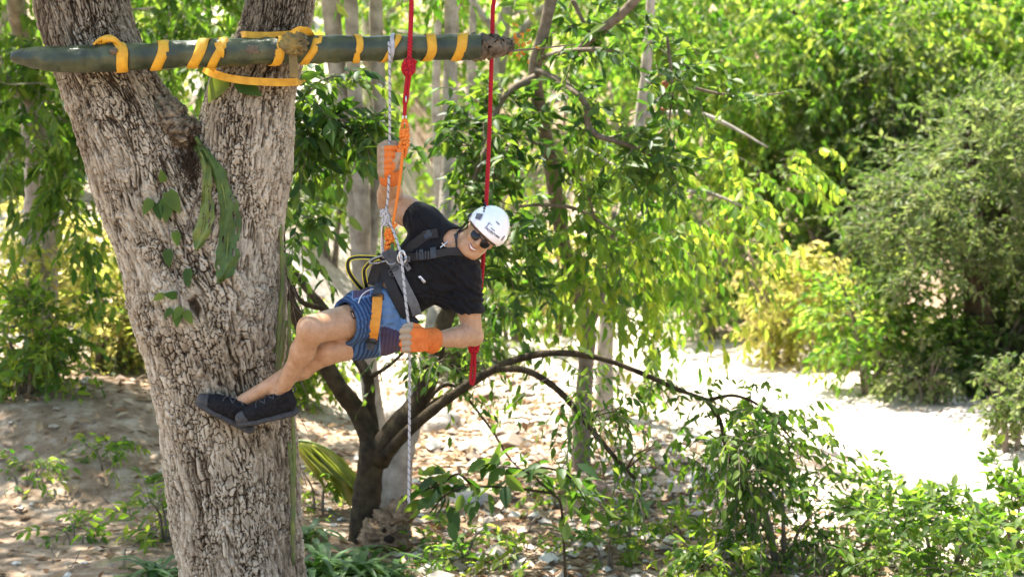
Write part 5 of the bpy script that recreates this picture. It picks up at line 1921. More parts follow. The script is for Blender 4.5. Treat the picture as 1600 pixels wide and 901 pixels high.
# white rope with dark flecks: from the pole, through the fist, past the forearm, clipped, through the lower fist, to the ground
wr = empty('rope', at2(609, 75, -.05)); tag(wr, 'white rope with dark flecks hanging from the pole through both gloves', 'rope')
rope(catmull([at2(606, 70, PY + .03), at2(606, 64, PY), at2(607.5, 66, PY - .05), at2(608.5, 80, -.055), at2(609, 110, -.05), at2(609, 180, -.04), at2(609, 247, -.034), at2(608, 270, -.03), at2(606, 310, -.03), at2(602.5, 333, -.04), at2(600.5, 345, -.05)], 8), 2.1, M['rope_white'], wr, pitch=.036, strands=1)
rope(catmull([at2(603, 338, -.06), at2(608, 346, -.07), at2(615, 362, -.10), at2(625, 392, -.16), at2(629, 420, -.19), at2(634, 470, -.22), at2(639, 512, -.238), at2(640, 545, -.236), at2(640, 600, -.236), at2(639.5, 680, -.236), at2(639, 740, -.236), at2(638.5, 786, -.236)], 8), 2.1, M['rope_white'], wr, pitch=.036, strands=1)
rope(catmull([at2(600.5, 345, -.05), at2(597, 352, -.05), at2(597.5, 380, -.06), at2(600, 400, -.08)], 6), 2.6, M['rope_white'], wr)
for k, (dx, dy) in enumerate(((-1.5, 333), (1.5, 340), (-.5, 347))):
    rope(knot_curve(at2(602 + dx, dy, -.055), .016, .016, .014, 40, 1, k), 2.3, M['rope_white'], wr, 'hitch')

rr_ = empty('rope', at2(640, 80, -.06)); tag(rr_, 'red rope with a bulky knot hanging just in front of the pole, nearest the man', 'rope')
L1p = np.array(L1)
def limb_at(x):
    k = np.argmin(np.abs(L1p[:, 0] - x)); return Vector(L1p[k])
tp = limb_at(at2(644, -300, 0).x)
rope(catmull([tp, at2(644, -100, -.055), at2(643, 0, -.055), at2(641, 60, -.055), at2(639.5, 92, -.055)], 10), 3.7, M['rope_red'], rr_, pitch=.034)
rope(knot_curve(at2(638.5, 106, -.055), .026, .040, .022, 110, 0, .4), 3.4, M['rope_red'], rr_, 'knot')
rope(knot_curve(at2(639, 104, -.055), .020, .034, .020, 60, 1, 1.2), 3.2, M['rope_red'], rr_, 'knot')
rope(catmull([at2(640, 92, -.06), at2(646, 95, -.07), at2(650, 98, -.06)], 5), 2.8, M['rope_red'], rr_, 'knot_tail')
rope(catmull([at2(636, 118, -.055), at2(633.5, 140, -.055), at2(631.5, 158, -.05), at2(632, 163, -.045), at2(635.5, 158, -.05), at2(638, 138, -.05), at2(640.5, 118, -.055)], 7), 2.5, M['rope_red'], rr_, 'loop')
rope(catmull([at2(633, 163, -.05), at2(632.5, 172, -.045), at2(632, 181, -.045)], 6), 3.0, M['rope_red'], rr_, 'whipping', pitch=.012)
V, Q, T = tube([at2(634.5, 150, -.062), at2(634, 160, -.062)], 1.4 * SP, 6); obj('thimble', mesh_data('thimble', V, Q, T), M['steel'], rr_)

oc = empty('cord', at2(632, 200, -.04)); tag(oc, 'orange cord knotted below the red rope and again above the harness', 'rope')
rope(catmull([at2(631, 212, -.03), at2(628.5, 200, -.03), at2(630, 190, -.03), at2(632, 186.5, -.03), at2(635, 190, -.03), at2(636, 200, -.03), at2(633, 212, -.035)], 6), 2.7, M['cord_orange'], oc, 'loop')
rope(knot_curve(at2(632, 214, -.04), .018, .042, .016, 80, 1, 0), 2.9, M['cord_orange'], oc, 'knot')
rope(knot_curve(at2(631, 226, -.05), .020, .026, .018, 90, 0, 1), 2.6, M['cord_orange'], oc, 'knot')
rope(catmull([at2(635, 225, -.045), at2(634, 238, -.04), at2(631, 247, -.035)], 6), 2.6, M['cord_orange'], oc, 'knot_tail')
rope(catmull([at2(629, 228, -.06), at2(628, 250, -.075), at2(625, 280, -.06), at2(619, 320, -.06), at2(613, 352, -.07), at2(610, 362, -.075)], 8), 2.4, M['cord_orange'], oc)
rope(knot_curve(at2(609, 372, -.075), .018, .052, .016, 90, 1, .6), 2.9, M['cord_orange'], oc, 'knot')
rope(knot_curve(at2(609, 366, -.08), .020, .028, .018, 90, 0, .2), 2.5, M['cord_orange'], oc, 'knot')
for pl in ([(612, 356, -.08), (617, 352, -.085), (620, 350, -.08)], [(606, 384, -.08), (603, 392, -.08), (600, 398, -.08)], [(612, 384, -.08), (611, 390, -.085), (610, 396, -.085)]):
    rope(catmull([at2(*q) for q in pl], 6), 2.6, M['cord_orange'], oc, 'knot_tail')
V, Q, T = tube(catmull([at2(613, 380, -.10), at2(613, 392, -.11), at2(611, 404, -.12)], 5), 2.6 * SP, 8)
gs = obj('green_loop', mesh_data('green_loop', V, Q, T), simple('green_cord', (.07, .15, .05), (.05, .11, .04), .7, .2, 80), oc)

r2 = empty('rope', at2(765, 100, .15)); tag(r2, 'red rope hanging behind the man with a tied loop at its lower end', 'rope')
tp = limb_at(at2(772, -300, .2).x)
rope(catmull([tp, at2(772, -60, .18), at2(770, 20, .18), at2(767, 130, .18), at2(763, 250, .18), at2(758, 350, .18), at2(754, 420, .18), at2(748, 480, .18), at2(742, 528, .16)], 10), 3.4, M['rope_red'], r2, pitch=.034)
rope(knot_curve(at2(740.5, 541, .15), .022, .034, .018, 110, 0, .9), 3.2, M['rope_red'], r2, 'knot')
rope(knot_curve(at2(740.5, 541, .15), .016, .030, .016, 60, 1, .2), 3.0, M['rope_red'], r2, 'knot')
rope(catmull([at2(742, 534, .14), at2(746, 529, .13), at2(750.5, 525, .12)], 5), 2.7, M['rope_red'], r2, 'knot_tail')
rope(catmull([at2(738.5, 552, .15), at2(736.5, 575, .15), at2(735.5, 594, .15), at2(737.5, 600, .15), at2(740.5, 594, .15), at2(742, 575, .15), at2(742, 552, .15)], 7), 2.5, M['rope_red'], r2, 'loop')
# ------------------------------------------------------------------ vegetation
def q_(px, py, Y): return np.array(list(at(px, py, Y)))


def ell_px(px, py, Y, rx, ry, rd, n):
    s = pxm(Y)
    return (q_(px, py, Y), (rx * s, rd, ry * s), n)


def down(x, y, dz=.25):
    return np.array([x, y, G(x, y) - dz])


def line(pts):
    return [q_(*p) for p in pts]


def leafy_limbs(limbs, per, spread=.6, t0=.3, up=.1):
    Ps, Ds = [], []
    for l, n in zip(limbs, per):
        P = catmull(l, 6)
        a, b_ = along(P, n, spread, t0, up)
        Ps.append(a); Ds.append(b_)
    return np.vstack(Ps), np.vstack(Ds)


def rpx(Y, *r): return [x * pxm(Y) for x in r]


# --- the dark forked small tree right behind the man
Y0 = 13.3
b0 = ground_at(570, 846); Y0 = b0.y
tr = [np.array([b0.x, b0.y, b0.z - .3]), q_(570, 840, Y0), q_(572, 790, Y0), q_(578, 735, Y0), q_(586, 690, Y0)]
left = [q_(590, 705, Y0), q_(560, 645, Y0), q_(530, 605, Y0 - .1), q_(500, 555, Y0 - .2), q_(468, 505, Y0 - .3), q_(446, 445, Y0 - .4), q_(440, 380, Y0 - .3), q_(446, 300, Y0 - .2)]
mid = [q_(583, 690, Y0 + .05), q_(578, 630, Y0 + .1), q_(574, 588, Y0 + .1), q_(545, 540, Y0 + .2), q_(506, 482, Y0 + .2), q_(470, 440, Y0 + .3), q_(442, 400, Y0 + .3)]
right = [q_(588, 715, Y0), q_(622, 668, Y0 - .1), q_(652, 630, Y0 - .1), q_(672, 585, Y0 - .1), q_(688, 520, Y0), q_(712, 460, Y0 + .1), q_(742, 400, Y0 + .2), q_(756, 330, Y0 + .2)]
arch = [q_(600, 712, Y0 - .1), q_(650, 662, Y0 - .3), q_(706, 618, Y0 - .4), q_(762, 582, Y0 - .5), q_(812, 560, Y0 - .5), q_(870, 551, Y0 - .6), q_(940, 560, Y0 - .6), q_(1010, 586, Y0 - .6), q_(1064, 610, Y0 - .6), q_(1112, 626, Y0 - .6)]
arch2 = [q_(770, 577, Y0 - .5), q_(820, 578, Y0 - .6), q_(866, 604, Y0 - .6), q_(900, 640, Y0 - .6), q_(940, 690, Y0 - .6), q_(992, 748, Y0 - .6)]
b3 = [q_(1108, 624, Y0 - .6), q_(1150, 618, Y0 - .6), q_(1196, 640, Y0 - .5), q_(1240, 690, Y0 - .5)]
b4 = [q_(1104, 624, Y0 - .6), q_(1126, 660, Y0 - .6), q_(1140, 720, Y0 - .7), q_(1180, 800, Y0 - .8)]
b5 = [q_(656, 656, Y0), q_(676, 628, Y0 - .2), q_(720, 600, Y0 - .2), q_(700, 560, Y0 - .1)]
b6 = [q_(640, 662, Y0), q_(700, 600, Y0 + .2), q_(760, 660, Y0 + .3), q_(800, 720, Y0 + .3), q_(850, 760, Y0 + .2)]
b7 = [q_(576, 590, Y0 + .1), q_(606, 572, Y0), q_(634, 545, Y0), q_(644, 520, Y0)]
b8 = [q_(506, 482, Y0 + .2), q_(470, 470, Y0), q_(452, 430, Y0), q_(430, 350, Y0)]
b9 = [q_(560, 545, Y0 + .2), q_(520, 548, Y0), q_(490, 540, Y0), q_(470, 520, Y0)]
limbs = [(tr, rpx(Y0, 40, 27, 23, 22, 25)), (left, rpx(Y0, 20, 15, 14, 13, 11, 8, 6, 4)), (mid, rpx(Y0, 13, 8.5, 9, 8, 7.5, 6, 4)), (right, rpx(Y0, 22, 20, 16, 15, 14, 12, 8, 5)),
         (arch, rpx(Y0, 10, 9, 7.6, 6.4, 5.6, 5, 4.4, 3.8, 3.2, 2.4)), (arch2, rpx(Y0, 5, 5, 5, 4.6, 4, 2.5)), (b3, rpx(Y0, 3.2, 2.6, 2, 1)), (b4, rpx(Y0, 4, 3.5, 3, 1.6)),
         (b5, rpx(Y0, 4, 3, 2, 1.2)), (b6, rpx(Y0, 5, 3, 2, 1.5, .8)), (b7, rpx(Y0, 4, 3, 2, 1)), (b8, rpx(Y0, 5, 4, 3, 1.5)), (b9, rpx(Y0, 4, 3, 2, 1))]
eA, eD = leafy_limbs([arch, arch2, b3, b4, b7, b5, b8, left[4:], right[4:], mid[3:]], [16, 14, 20, 26, 14, 10, 12, 12, 14, 8], .6, .45, -.1)
ells = [ell_px(900, 610, Y0 - .6, 50, 40, .35, 16), ell_px(965, 640, Y0 - .6, 50, 40, .4, 20), ell_px(1040, 700, Y0 - .6, 50, 50, .4, 12),
        ell_px(1130, 700, Y0 - .6, 90, 60, .5, 60), ell_px(1220, 740, Y0 - .6, 70, 90, .5, 60), ell_px(1190, 665, Y0 - .5, 70, 40, .4, 14), ell_px(700, 560, Y0 - .1, 60, 40, .3, 14), ell_px(745, 570, Y0 - .1, 40, 26, .3, 12)]
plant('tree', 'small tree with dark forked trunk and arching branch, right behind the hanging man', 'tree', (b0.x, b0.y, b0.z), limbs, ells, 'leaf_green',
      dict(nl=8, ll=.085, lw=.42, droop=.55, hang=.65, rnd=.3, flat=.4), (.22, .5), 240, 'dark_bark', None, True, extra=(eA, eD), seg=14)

# --- rotten stump beside it
sp = ground_at(607, 852)
st = empty('stump', (sp.x, sp.y, sp.z)); tag(st, 'broken rotten stump with dark holes at the foot of the forked dark tree', 'stump')
mb = MB()
Ys = sp.y - .1
blob(mb, q_(600, 836, Ys), (38 * pxm(Ys), .16, 26 * pxm(Ys)), (60, 44), .6, 21, .5, 3.4)
blob(mb, q_(612, 815, Ys + .02), (26 * pxm(Ys), .13, 26 * pxm(Ys)), (60, 44), .7, 26, .5, 3.0)
blob(mb, q_(628, 798, Ys), (20 * pxm(Ys), .10, 20 * pxm(Ys)), (40, 30), .6, 23, .5, 2.6)
mb.build('stump_body', M['rotten'], st)
for x, y, r in ((600, 828, 4.5), (613, 818, 4.0), (608, 842, 9)):
    mb = MB(); blob(mb, q_(x, y, Ys - .18), (r * pxm(Ys), .03, r * pxm(Ys) * .8), (16, 12), .2, 3, .1, 2); mb.build('hollow', simple('hollow_wood', (.018, .012, .009), (.03, .02, .015), .95, .05), st)

# --- pale many-stemmed tree behind
g1 = ground_at(588, 735); Yp = g1.y
limbs = [([down(g1.x, g1.y), q_(590, 700, Yp), q_(574, 560, Yp), q_(566, 420, Yp), q_(560, 350, Yp), q_(538, 200, Yp), q_(520, 40, Yp), q_(505, -160, Yp)], rpx(Yp, 24, 17, 15, 18, 16, 15, 14, 12)),
         ([q_(566, 400, Yp), q_(566, 330, Yp - .1), q_(556, 180, Yp - .1), q_(549, 20, Yp - .1), q_(540, -170, Yp - .1)], rpx(Yp, 14, 13, 12, 11, 9)),
         ([q_(572, 420, Yp), q_(584, 330, Yp + .1), q_(594, 210, Yp + .1), q_(588, 60, Yp + .1), q_(584, -170, Yp + .1)], rpx(Yp, 12, 12, 11, 11, 9))]
plant('tree', 'pale grey tree with three slender stems rising behind the upper rope and glove', 'tree', (g1.x, g1.y, g1.z), limbs, [ell_px(560, -160, Yp, 260, 120, 1.6, 160)], 'leaf_bright', dict(nl=8, ll=.15), (.3, .6), 0, 'pale_bark', seg=14)
g2 = ground_at(608, 796); Yp2 = g2.y
plant('tree', 'pale grey trunk leaning to the right behind the white rope and the rotten stump', 'tree', (g2.x, g2.y, g2.z), [([down(g2.x, g2.y), q_(612, 770, Yp2), q_(625, 700, Yp2), q_(650, 630, Yp2 + .2), q_(672, 540, Yp2 + .5), q_(690, 400, Yp2 + 1), q_(700, 200, Yp2 + 1.3), q_(706, -100, Yp2 + 1.5)], rpx(Yp2, 40, 30, 25, 18, 14, 12, 11, 10))], [ell_px(720, -140, Yp2 + 1.5, 160, 80, 1.2, 80)], 'leaf_bright', dict(nl=8, ll=.15), (.3, .6), 0, 'pale_bark', seg=14)
for px, w_, Y, lab in ((684, 7, 24, 'thin pale trunk just left of the upper trunk pair, far behind the red rope'), (708, 10, 22, 'pale slim trunk between the two red ropes, second tree from the near red rope'), (738, 7, 26, 'thin pale trunk just left of the far red rope, above the pole end')):
    x0 = float(at(px, 300, Y).x)
    plant('tree', lab, 'tree', (x0, Y, G(x0, Y)), [([down(x0, Y), q_(px + 4, 380, Y), q_(px - 3, 180, Y), q_(px, 60, Y), q_(px + 6, -200, Y)], rpx(Y, w_ * 1.3, w_, w_, w_ * .9, w_ * .7))], [ell_px(px, -160, Y, 160, 90, 1.4, 50)], 'leaf_bright', dict(nl=8, ll=.16), (.3, .6), 0, 'pale_bark', seg=10, group='slim pale trunks behind the pole')

# --- fruit tree: grey twisted branches and glossy dark leaves above and right of the man
g3 = ground_at(906, 732); Yf = g3.y
T0 = [down(g3.x, g3.y), q_(908, 700, Yf), q_(914, 590, Yf), q_(918, 510, Yf), q_(900, 450, Yf), q_(880, 380, Yf - .4), q_(860, 250, Yf - 1.0), q_(836, 120, Yf - 1.6), q_(852, 40, Yf - 1.7), q_(872, -60, Yf - 1.7), q_(880, -200, Yf - 1.7)]
Yg = Yf - 1.7
fb = [([q_(918, 515, Yf), q_(936, 470, Yf + .1), q_(955, 400, Yf + .2), q_(960, 330, Yf + .2)], rpx(Yf, 9, 8, 6, 4)),
      ([q_(838, 120, Yg), q_(800, 140, Yg), q_(778, 170, Yg), q_(750, 240, Yg)], rpx(Yg, 7, 5, 4, 2)),
      ([q_(842, 92, Yg), q_(880, 82, Yg - .1), q_(930, 80, Yg - .1), q_(968, 85, Yg - .1)], rpx(Yg, 5, 4, 3.5, 2)),
      ([q_(900, 82, Yg), q_(930, 55, Yg), q_(980, 12, Yg + .1), q_(1010, -40, Yg + .1)], rpx(Yg, 5, 7, 8, 9)),
      ([q_(838, 108, Yg), q_(870, 125, Yg), q_(900, 148, Yg), q_(914, 170, Yg), q_(914, 192, Yg), q_(930, 210, Yg), q_(970, 222, Yg), q_(1010, 240, Yg), q_(1050, 262, Yg)], rpx(Yg, 5, 4.5, 4.5, 5, 5, 4.6, 3.4, 2.4, 1.2)),
      ([q_(950, 216, Yg), q_(985, 208, Yg), q_(1020, 218, Yg)], rpx(Yg, 3, 2, 1)),
      ([q_(940, 212, Yg), q_(975, 232, Yg + .1), q_(1000, 268, Yg + .1), q_(1010, 300, Yg + .1)], rpx(Yg, 3, 2.4, 1.6, 1)),
      ([q_(820, 215, Yg + .4), q_(880, 250, Yg + .4), q_(915, 300, Yg + .4), q_(930, 340, Yg + .4)], rpx(Yg, 2.4, 3, 2.4, 1.4)),
      ([q_(806, 323, Yg + .4), q_(850, 320, Yg + .4), q_(905, 328, Yg + .4), q_(960, 362, Yg + .4)], rpx(Yg, 2.6, 3, 3, 1.6)),
      ([q_(895, 0, Yg), q_(915, 40, Yg), q_(940, 70, Yg)], rpx(Yg, 4, 3, 2)),
      ([q_(1042, 55, Yg), q_(1050, 130, Yg), q_(1046, 190, Yg)], rpx(Yg, 3, 2.4, 1.2)),
      ([q_(1060, 130, Yg), q_(1120, 146, Yg), q_(1180, 150, Yg), q_(1230, 144, Yg)], rpx(Yg, 3, 2.4, 2, 1)),
      ([q_(786, 180, Yg), q_(758, 236, Yg - .2), q_(742, 280, Yg - .2), q_(738, 325, Yg - .2)], rpx(Yg, 4, 5, 5, 4))]
for k in (2, 3, 4, 5, 6): fb[k] = ([q + np.array([0, -.45 * min(1, i / 2), 0]) for i, q in enumerate(fb[k][0])], fb[k][1])
eA, eD = leafy_limbs([b_[0] for b_ in fb], [6, 10, 9, 7, 22, 6, 6, 6, 6, 6, 9, 8, 12], .8, .2, .1)
ells = [ell_px(775, 215, Yg - .1, 60, 80, .45, 46), ell_px(790, 320, Yg - .1, 50, 60, .45, 34), ell_px(780, 430, Yg - .1, 50, 50, .45, 40), ell_px(712, 230, Yg, 40, 50, .4, 16), ell_px(900, 40, Yg, 130, 45, .5, 20), ell_px(985, 110, Yg, 90, 60, .5, 22), ell_px(1000, 240, Yg, 100, 50, .5, 36)]
ft = plant('tree', 'tree with twisted grey branches and glossy dark leaves between the man and the canopy', 'tree', (g3.x, g3.y, g3.z), [(T0, rpx(Yf, 22, 15, 13, 13, 11, 11, 11, 9, 8, 9, 9))] + fb, ells, 'leaf_dark',
      dict(nl=9, ll=.115, lw=.42, droop=.3, hang=.35, rnd=.45, flat=.5), (.16, .34), 280, 'grey_twig', None, True, extra=(eA, eD), seg=10)
M['fruit'] = simple('fruit_skin', (.36, .11, .04), (.26, .09, .03), .5, .3, 40)
for x, y in ((1039, 132), (1036, 173), (1023, 231)):
    mb = MB(); blob(mb, q_(x, y, Yg - .25), (.028, .028, .031), (20, 14), .05, 2, .5, 2); mb.build('fruit', M['fruit'], ft)
foliage_mats('petal', [(.55, .20, .02), (.6, .28, .03), (.4, .13, .02)], [(.6, .25, .02), (.6, .3, .03), (.4, .15, .02)], .35)
fl = empty('flower_cluster', q_(810, 70, YP + .3)); tag(fl, 'cluster of dry orange blossoms beyond the broken end of the pole', 'flower')
P = q_(812, 68, YP + .25) + rng.normal(0, 1, (40, 3)) * np.array([.028, .03, .045]); D = rng.normal(0, 1, (40, 3)); N = rng.normal(0, 1, (40, 3))
V, Q, T, tn = leaf_batch(P, D, N, rng.uniform(.02, .04, 40), rng.uniform(.012, .02, 40), rng.uniform(0, 1, 40), LEAF8)
o = obj('blossom', mesh_data('blossom', V, Q, T, True, {'tint': tn}), M['petal'], fl); o['kind'] = 'stuff'
mb = MB(); mb.tube(catmull([q_(770, 84, YP + .05), q_(800, 80, YP + .15), q_(840, 76, YP + .3), q_(900, 70, YP + .5)], 4), lerp_r([.008, .006, .003], 13), 6); mb.build('stem', M['grey_twig'], fl)

# --- sprays of dark leaves left of the upper glove
xg = float(at(428, 500, 12.3).x)
u1 = [q_(440, 300, 12.2), q_(470, 208, 12), q_(500, 180, 12), q_(540, 190, 11.9), q_(578, 214, 11.9), q_(600, 240, 11.9)]
u2 = [q_(440, 330, 12.2), q_(455, 270, 12), q_(470, 240, 12), q_(500, 225, 12)]
u3 = [q_(444, 260, 12.2), q_(480, 150, 12), q_(520, 120, 12), q_(560, 130, 12)]
eA, eD = leafy_limbs([u1, u2, u3], [30, 14, 12], .8, .2, .15)
plant('sapling', 'sapling with dark glossy leaf sprays peeping out behind the right limb of the big trunk', 'tree', (xg, 12.3, G(xg, 12.3)), [([down(xg, 12.3), q_(428, 600, 12.3), q_(432, 420, 12.3), q_(440, 300, 12.2)], rpx(12.3, 9, 8, 7, 6)), (u1, rpx(12, 4, 3, 3, 2, 1.5, 1)), (u2, rpx(12, 3, 2, 1.5, 1)), (u3, rpx(12, 3, 2, 1.5, 1))],
      [ell_px(480, 210, 12, 45, 70, .3, 36), ell_px(462, 160, 12, 20, 50, .3, 16), ell_px(470, 330, 12.3, 25, 60, .3, 14)], 'leaf_dark', dict(nl=8, ll=.125, lw=.42, droop=.35, hang=.5, rnd=.4, flat=.5), (.15, .32), 130, 'grey_twig', None, True, extra=(eA, eD))

# --- weeping light green tree right of the helmet
Yw = 17.0
xg = float(at(946, 700, Yw).x)
wl = [[down(xg, Yw), q_(945, 560, Yw), q_(950, 480, Yw), q_(960, 400, Yw), q_(990, 250, Yw), q_(1010, 100, Yw), q_(1020, -60, Yw)],
      [q_(960, 400, Yw), q_(1010, 330, Yw), q_(1090, 300, Yw), q_(1180, 330, Yw - .2)], [q_(985, 270, Yw), q_(940, 230, Yw), q_(900, 260, Yw - .2)], [q_(1000, 180, Yw), q_(1100, 180, Yw), q_(1200, 230, Yw - .2)]]
ells = [ell_px(1000, 375, Yw - 2.6, 70, 60, .6, 44), ell_px(925, 345, Yw - 2.6, 50, 80, .5, 44), ell_px(870, 390, Yw - 2.6, 40, 60, .5, 24), ell_px(870, 230, Yw - 2.9, 40, 90, .4, 30), ell_px(1080, 355, Yw - .3, 80, 65, .9, 66), ell_px(1040, 280, Yw, 120, 70, .9, 70), ell_px(1160, 310, Yw - .2, 90, 80, .9, 64), ell_px(1040, 500, Yw - .3, 22, 40, .5, 9), ell_px(880, 300, Yw, 50, 80, .8, 24)]
plant('tree', 'weeping tree with light green hanging leaves right of the helmet, over the bright path', 'tree', (xg, Yw, G(xg, Yw)), [(wl[0], rpx(Yw, 16, 13, 12, 11, 9, 8, 6)), (wl[1], rpx(Yw, 6, 5, 4, 1)), (wl[2], rpx(Yw, 5, 4, 2)), (wl[3], rpx(Yw, 5, 4, 1))], ells, 'leaf_mid',
      dict(nl=11, ll=.115, lw=.46, droop=.8, hang=.9, rnd=.32, flat=.25), (.3, .7), 120, 'pale_bark', None, True)

# --- big canopy hanging in from the upper right
Yc = 26.0
cx = float(at(1285, 300, 27).x)
cl = [[down(cx, 27), q_(1284, 330, 27), q_(1280, 200, 27), q_(1290, 50, 26.5), q_(1300, -150, 26.5)], [q_(1290, 60, 26.5), q_(1200, 0, 26.5), q_(1080, -30, 26)], [q_(1290, 80, 26.5), q_(1400, 10, 26.5), q_(1560, -20, 26)]]
ells = [ell_px(1120, 40, Yc, 150, 90, 1.4, 300), ell_px(1230, 110, Yc, 130, 110, 1.4, 300), ell_px(1370, 60, Yc, 150, 110, 1.4, 340), ell_px(1480, 120, Yc, 130, 120, 1.4, 300), ell_px(1580, 60, Yc, 100, 130, 1.4, 240), ell_px(1340, 190, Yc, 110, 60, 1.2, 150), ell_px(1160, 200, Yc, 90, 70, 1.2, 130), ell_px(1020, 20, Yc, 90, 60, 1.2, 90)]
plant('tree', 'tall tree whose feathery green canopy fills the upper right above the hillside', 'tree', (cx, 27, G(cx, 27)), [(cl[0], rpx(26, 20, 18, 16, 14, 10)), (cl[1], rpx(26, 9, 7, 3)), (cl[2], rpx(26, 9, 7, 3))], ells, 'leaf_bright',
      dict(nl=14, ll=.135, lw=.52, droop=.7, hang=.8, rnd=.35, flat=.3), (.45, 1.0), 0, 'dark_bark', None, False)

# --- olive tree with dark trunks in the gully on the right
_g = ground_at(1528, 604); xo, yo = _g.x, _g.y
go = G(xo, yo)
ol = [[down(xo, yo), q_(1536, 560, yo), q_(1526, 440, yo), q_(1540, 360, yo), q_(1520, 260, yo + .3), q_(1510, 160, yo + .3)], [q_(1528, 450, yo), q_(1490, 380, yo), q_(1450, 330, yo)], [q_(1536, 380, yo), q_(1580, 320, yo), q_(1610, 250, yo)], [q_(1500, 640, yo), q_(1490, 560, yo + .2), q_(1480, 440, yo + .2)]]
plant('tree', 'shaded tree with dark trunks and grey green crown in the gully beyond the path', 'tree', (xo, yo, go), [(ol[0], rpx(yo, 30, 26, 22, 20, 14, 6)), (ol[1], rpx(yo, 9, 7, 3)), (ol[2], rpx(yo, 12, 8, 4)), (ol[3], rpx(yo, 12, 9, 4))],
      [ell_px(1500, 280, yo, 110, 90, 1.3, 300), ell_px(1560, 220, yo, 90, 80, 1.3, 240), ell_px(1430, 330, yo, 70, 60, 1.2, 140), ell_px(1600, 350, yo, 60, 90, 1.4, 200), ell_px(1440, 400, yo - .3, 60, 50, .9, 100), ell_px(1560, 380, yo + .8, 70, 60, 1.2, 140), ell_px(1620, 240, yo + 1, 80, 90, 1.4, 200)], 'leaf_olive', dict(nl=12, ll=.10, lw=.42, droop=.2, hang=.1, rnd=.5), (.25, .5), 0, 'dark_bark')


# --- shrubs, each on its own spot
def bush(label, px, py, wpx, hpx, mat, n=90, Y=None, leaf=None, spray=(.2, .45), singles=0, detail=False, depth=None, name='bush', bark='grey_twig', group=None, stems=5):
    b_ = ground_at(px, py) if Y is None else None
    if Y is not None:
        x = float(at(px, py, Y).x); b_ = Vector((x, Y, G(x, Y)))
    Y = b_.y; s = pxm(Y); w_ = wpx * s / 2; h_ = hpx * s; d_ = depth or max(.35, w_ * .8)
    c = np.array(list(b_))
    limbs = []
    for k in range(stems):
        a = rng.uniform(0, 6.28)
        e = c + np.array([math.cos(a) * w_ * .7, math.sin(a) * d_ * .7, h_ * rng.uniform(.6, .95)])
        limbs.append(([c + np.array([math.cos(a) * .04, math.sin(a) * .04, -.15]), c * .6 + e * .4 + np.array([0, 0, h_ * .1]), e], [.022 * h_ + .006, .014 * h_ + .004, .004]))
    ells = []
    for k in range(5):
        o_ = np.array([rng.uniform(-.5, .5) * w_, rng.uniform(-.4, .4) * d_, h_ * rng.uniform(.35, .72)])
        ells.append((c + o_, (w_ * rng.uniform(.45, .65), d_ * .6, h_ * rng.uniform(.25, .38)), n // 5))
    lf = dict(nl=9, ll=.10, lw=.45, droop=.35, hang=.25, rnd=.45); lf.update(leaf or {})
    return plant(name, label, 'bush', tuple(c), limbs, ells, mat, lf, spray, singles, bark, group, detail, stem='stem', link=False)


bush('bright yellow green shrub on the far edge of the path, nearest the weeping tree', 1110, 530, 200, 190, 'leaf_bright', 260, leaf=dict(ll=.13, lw=.34, hang=.6))
bush('bright shrub on the far path edge with long drooping leaves, middle of the row', 1225, 570, 210, 220, 'leaf_yellow', 300, leaf=dict(ll=.13, lw=.36, hang=.5))
bush('sunlit lime green shrub on the far path edge beside the dark gully', 1360, 615, 210, 230, 'leaf_bright', 340, leaf=dict(ll=.11))
bush('taller lime shrub behind the row along the far path edge', 1300, 520, 210, 230, 'leaf_bright', 280, Y=24.5, leaf=dict(ll=.11))
bush('dark low scrub at the foot of the gully tree above the path', 1450, 630, 110, 90, 'leaf_olive', 120, leaf=dict(ll=.08))
bush('deep green scrub under the gully trunks', 1500, 560, 120, 130, 'leaf_dark', 120, Y=24.2, leaf=dict(ll=.10))
bush('pale round bush with tiny leaves at the right end of the path', 1578, 705, 150, 130, 'leaf_olive', 230, leaf=dict(ll=.07, lw=.5), spray=(.12, .28))
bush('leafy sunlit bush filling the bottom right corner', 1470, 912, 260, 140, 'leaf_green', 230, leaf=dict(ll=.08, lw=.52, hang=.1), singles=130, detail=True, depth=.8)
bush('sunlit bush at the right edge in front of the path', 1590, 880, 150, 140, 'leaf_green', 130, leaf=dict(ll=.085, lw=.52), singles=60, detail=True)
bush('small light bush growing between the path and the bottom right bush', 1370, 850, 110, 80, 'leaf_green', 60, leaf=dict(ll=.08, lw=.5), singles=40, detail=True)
bush('dense shrub with dull green leaves under the end of the arching branch', 1225, 890, 190, 160, 'leaf_green', 95, leaf=dict(ll=.075, lw=.45, hang=.4), singles=110, detail=True, depth=.7)
bush('low twiggy shrub with dark roots below the drooping foliage', 1120, 905, 130, 70, 'leaf_mid', 60, leaf=dict(ll=.09), singles=30, detail=True)

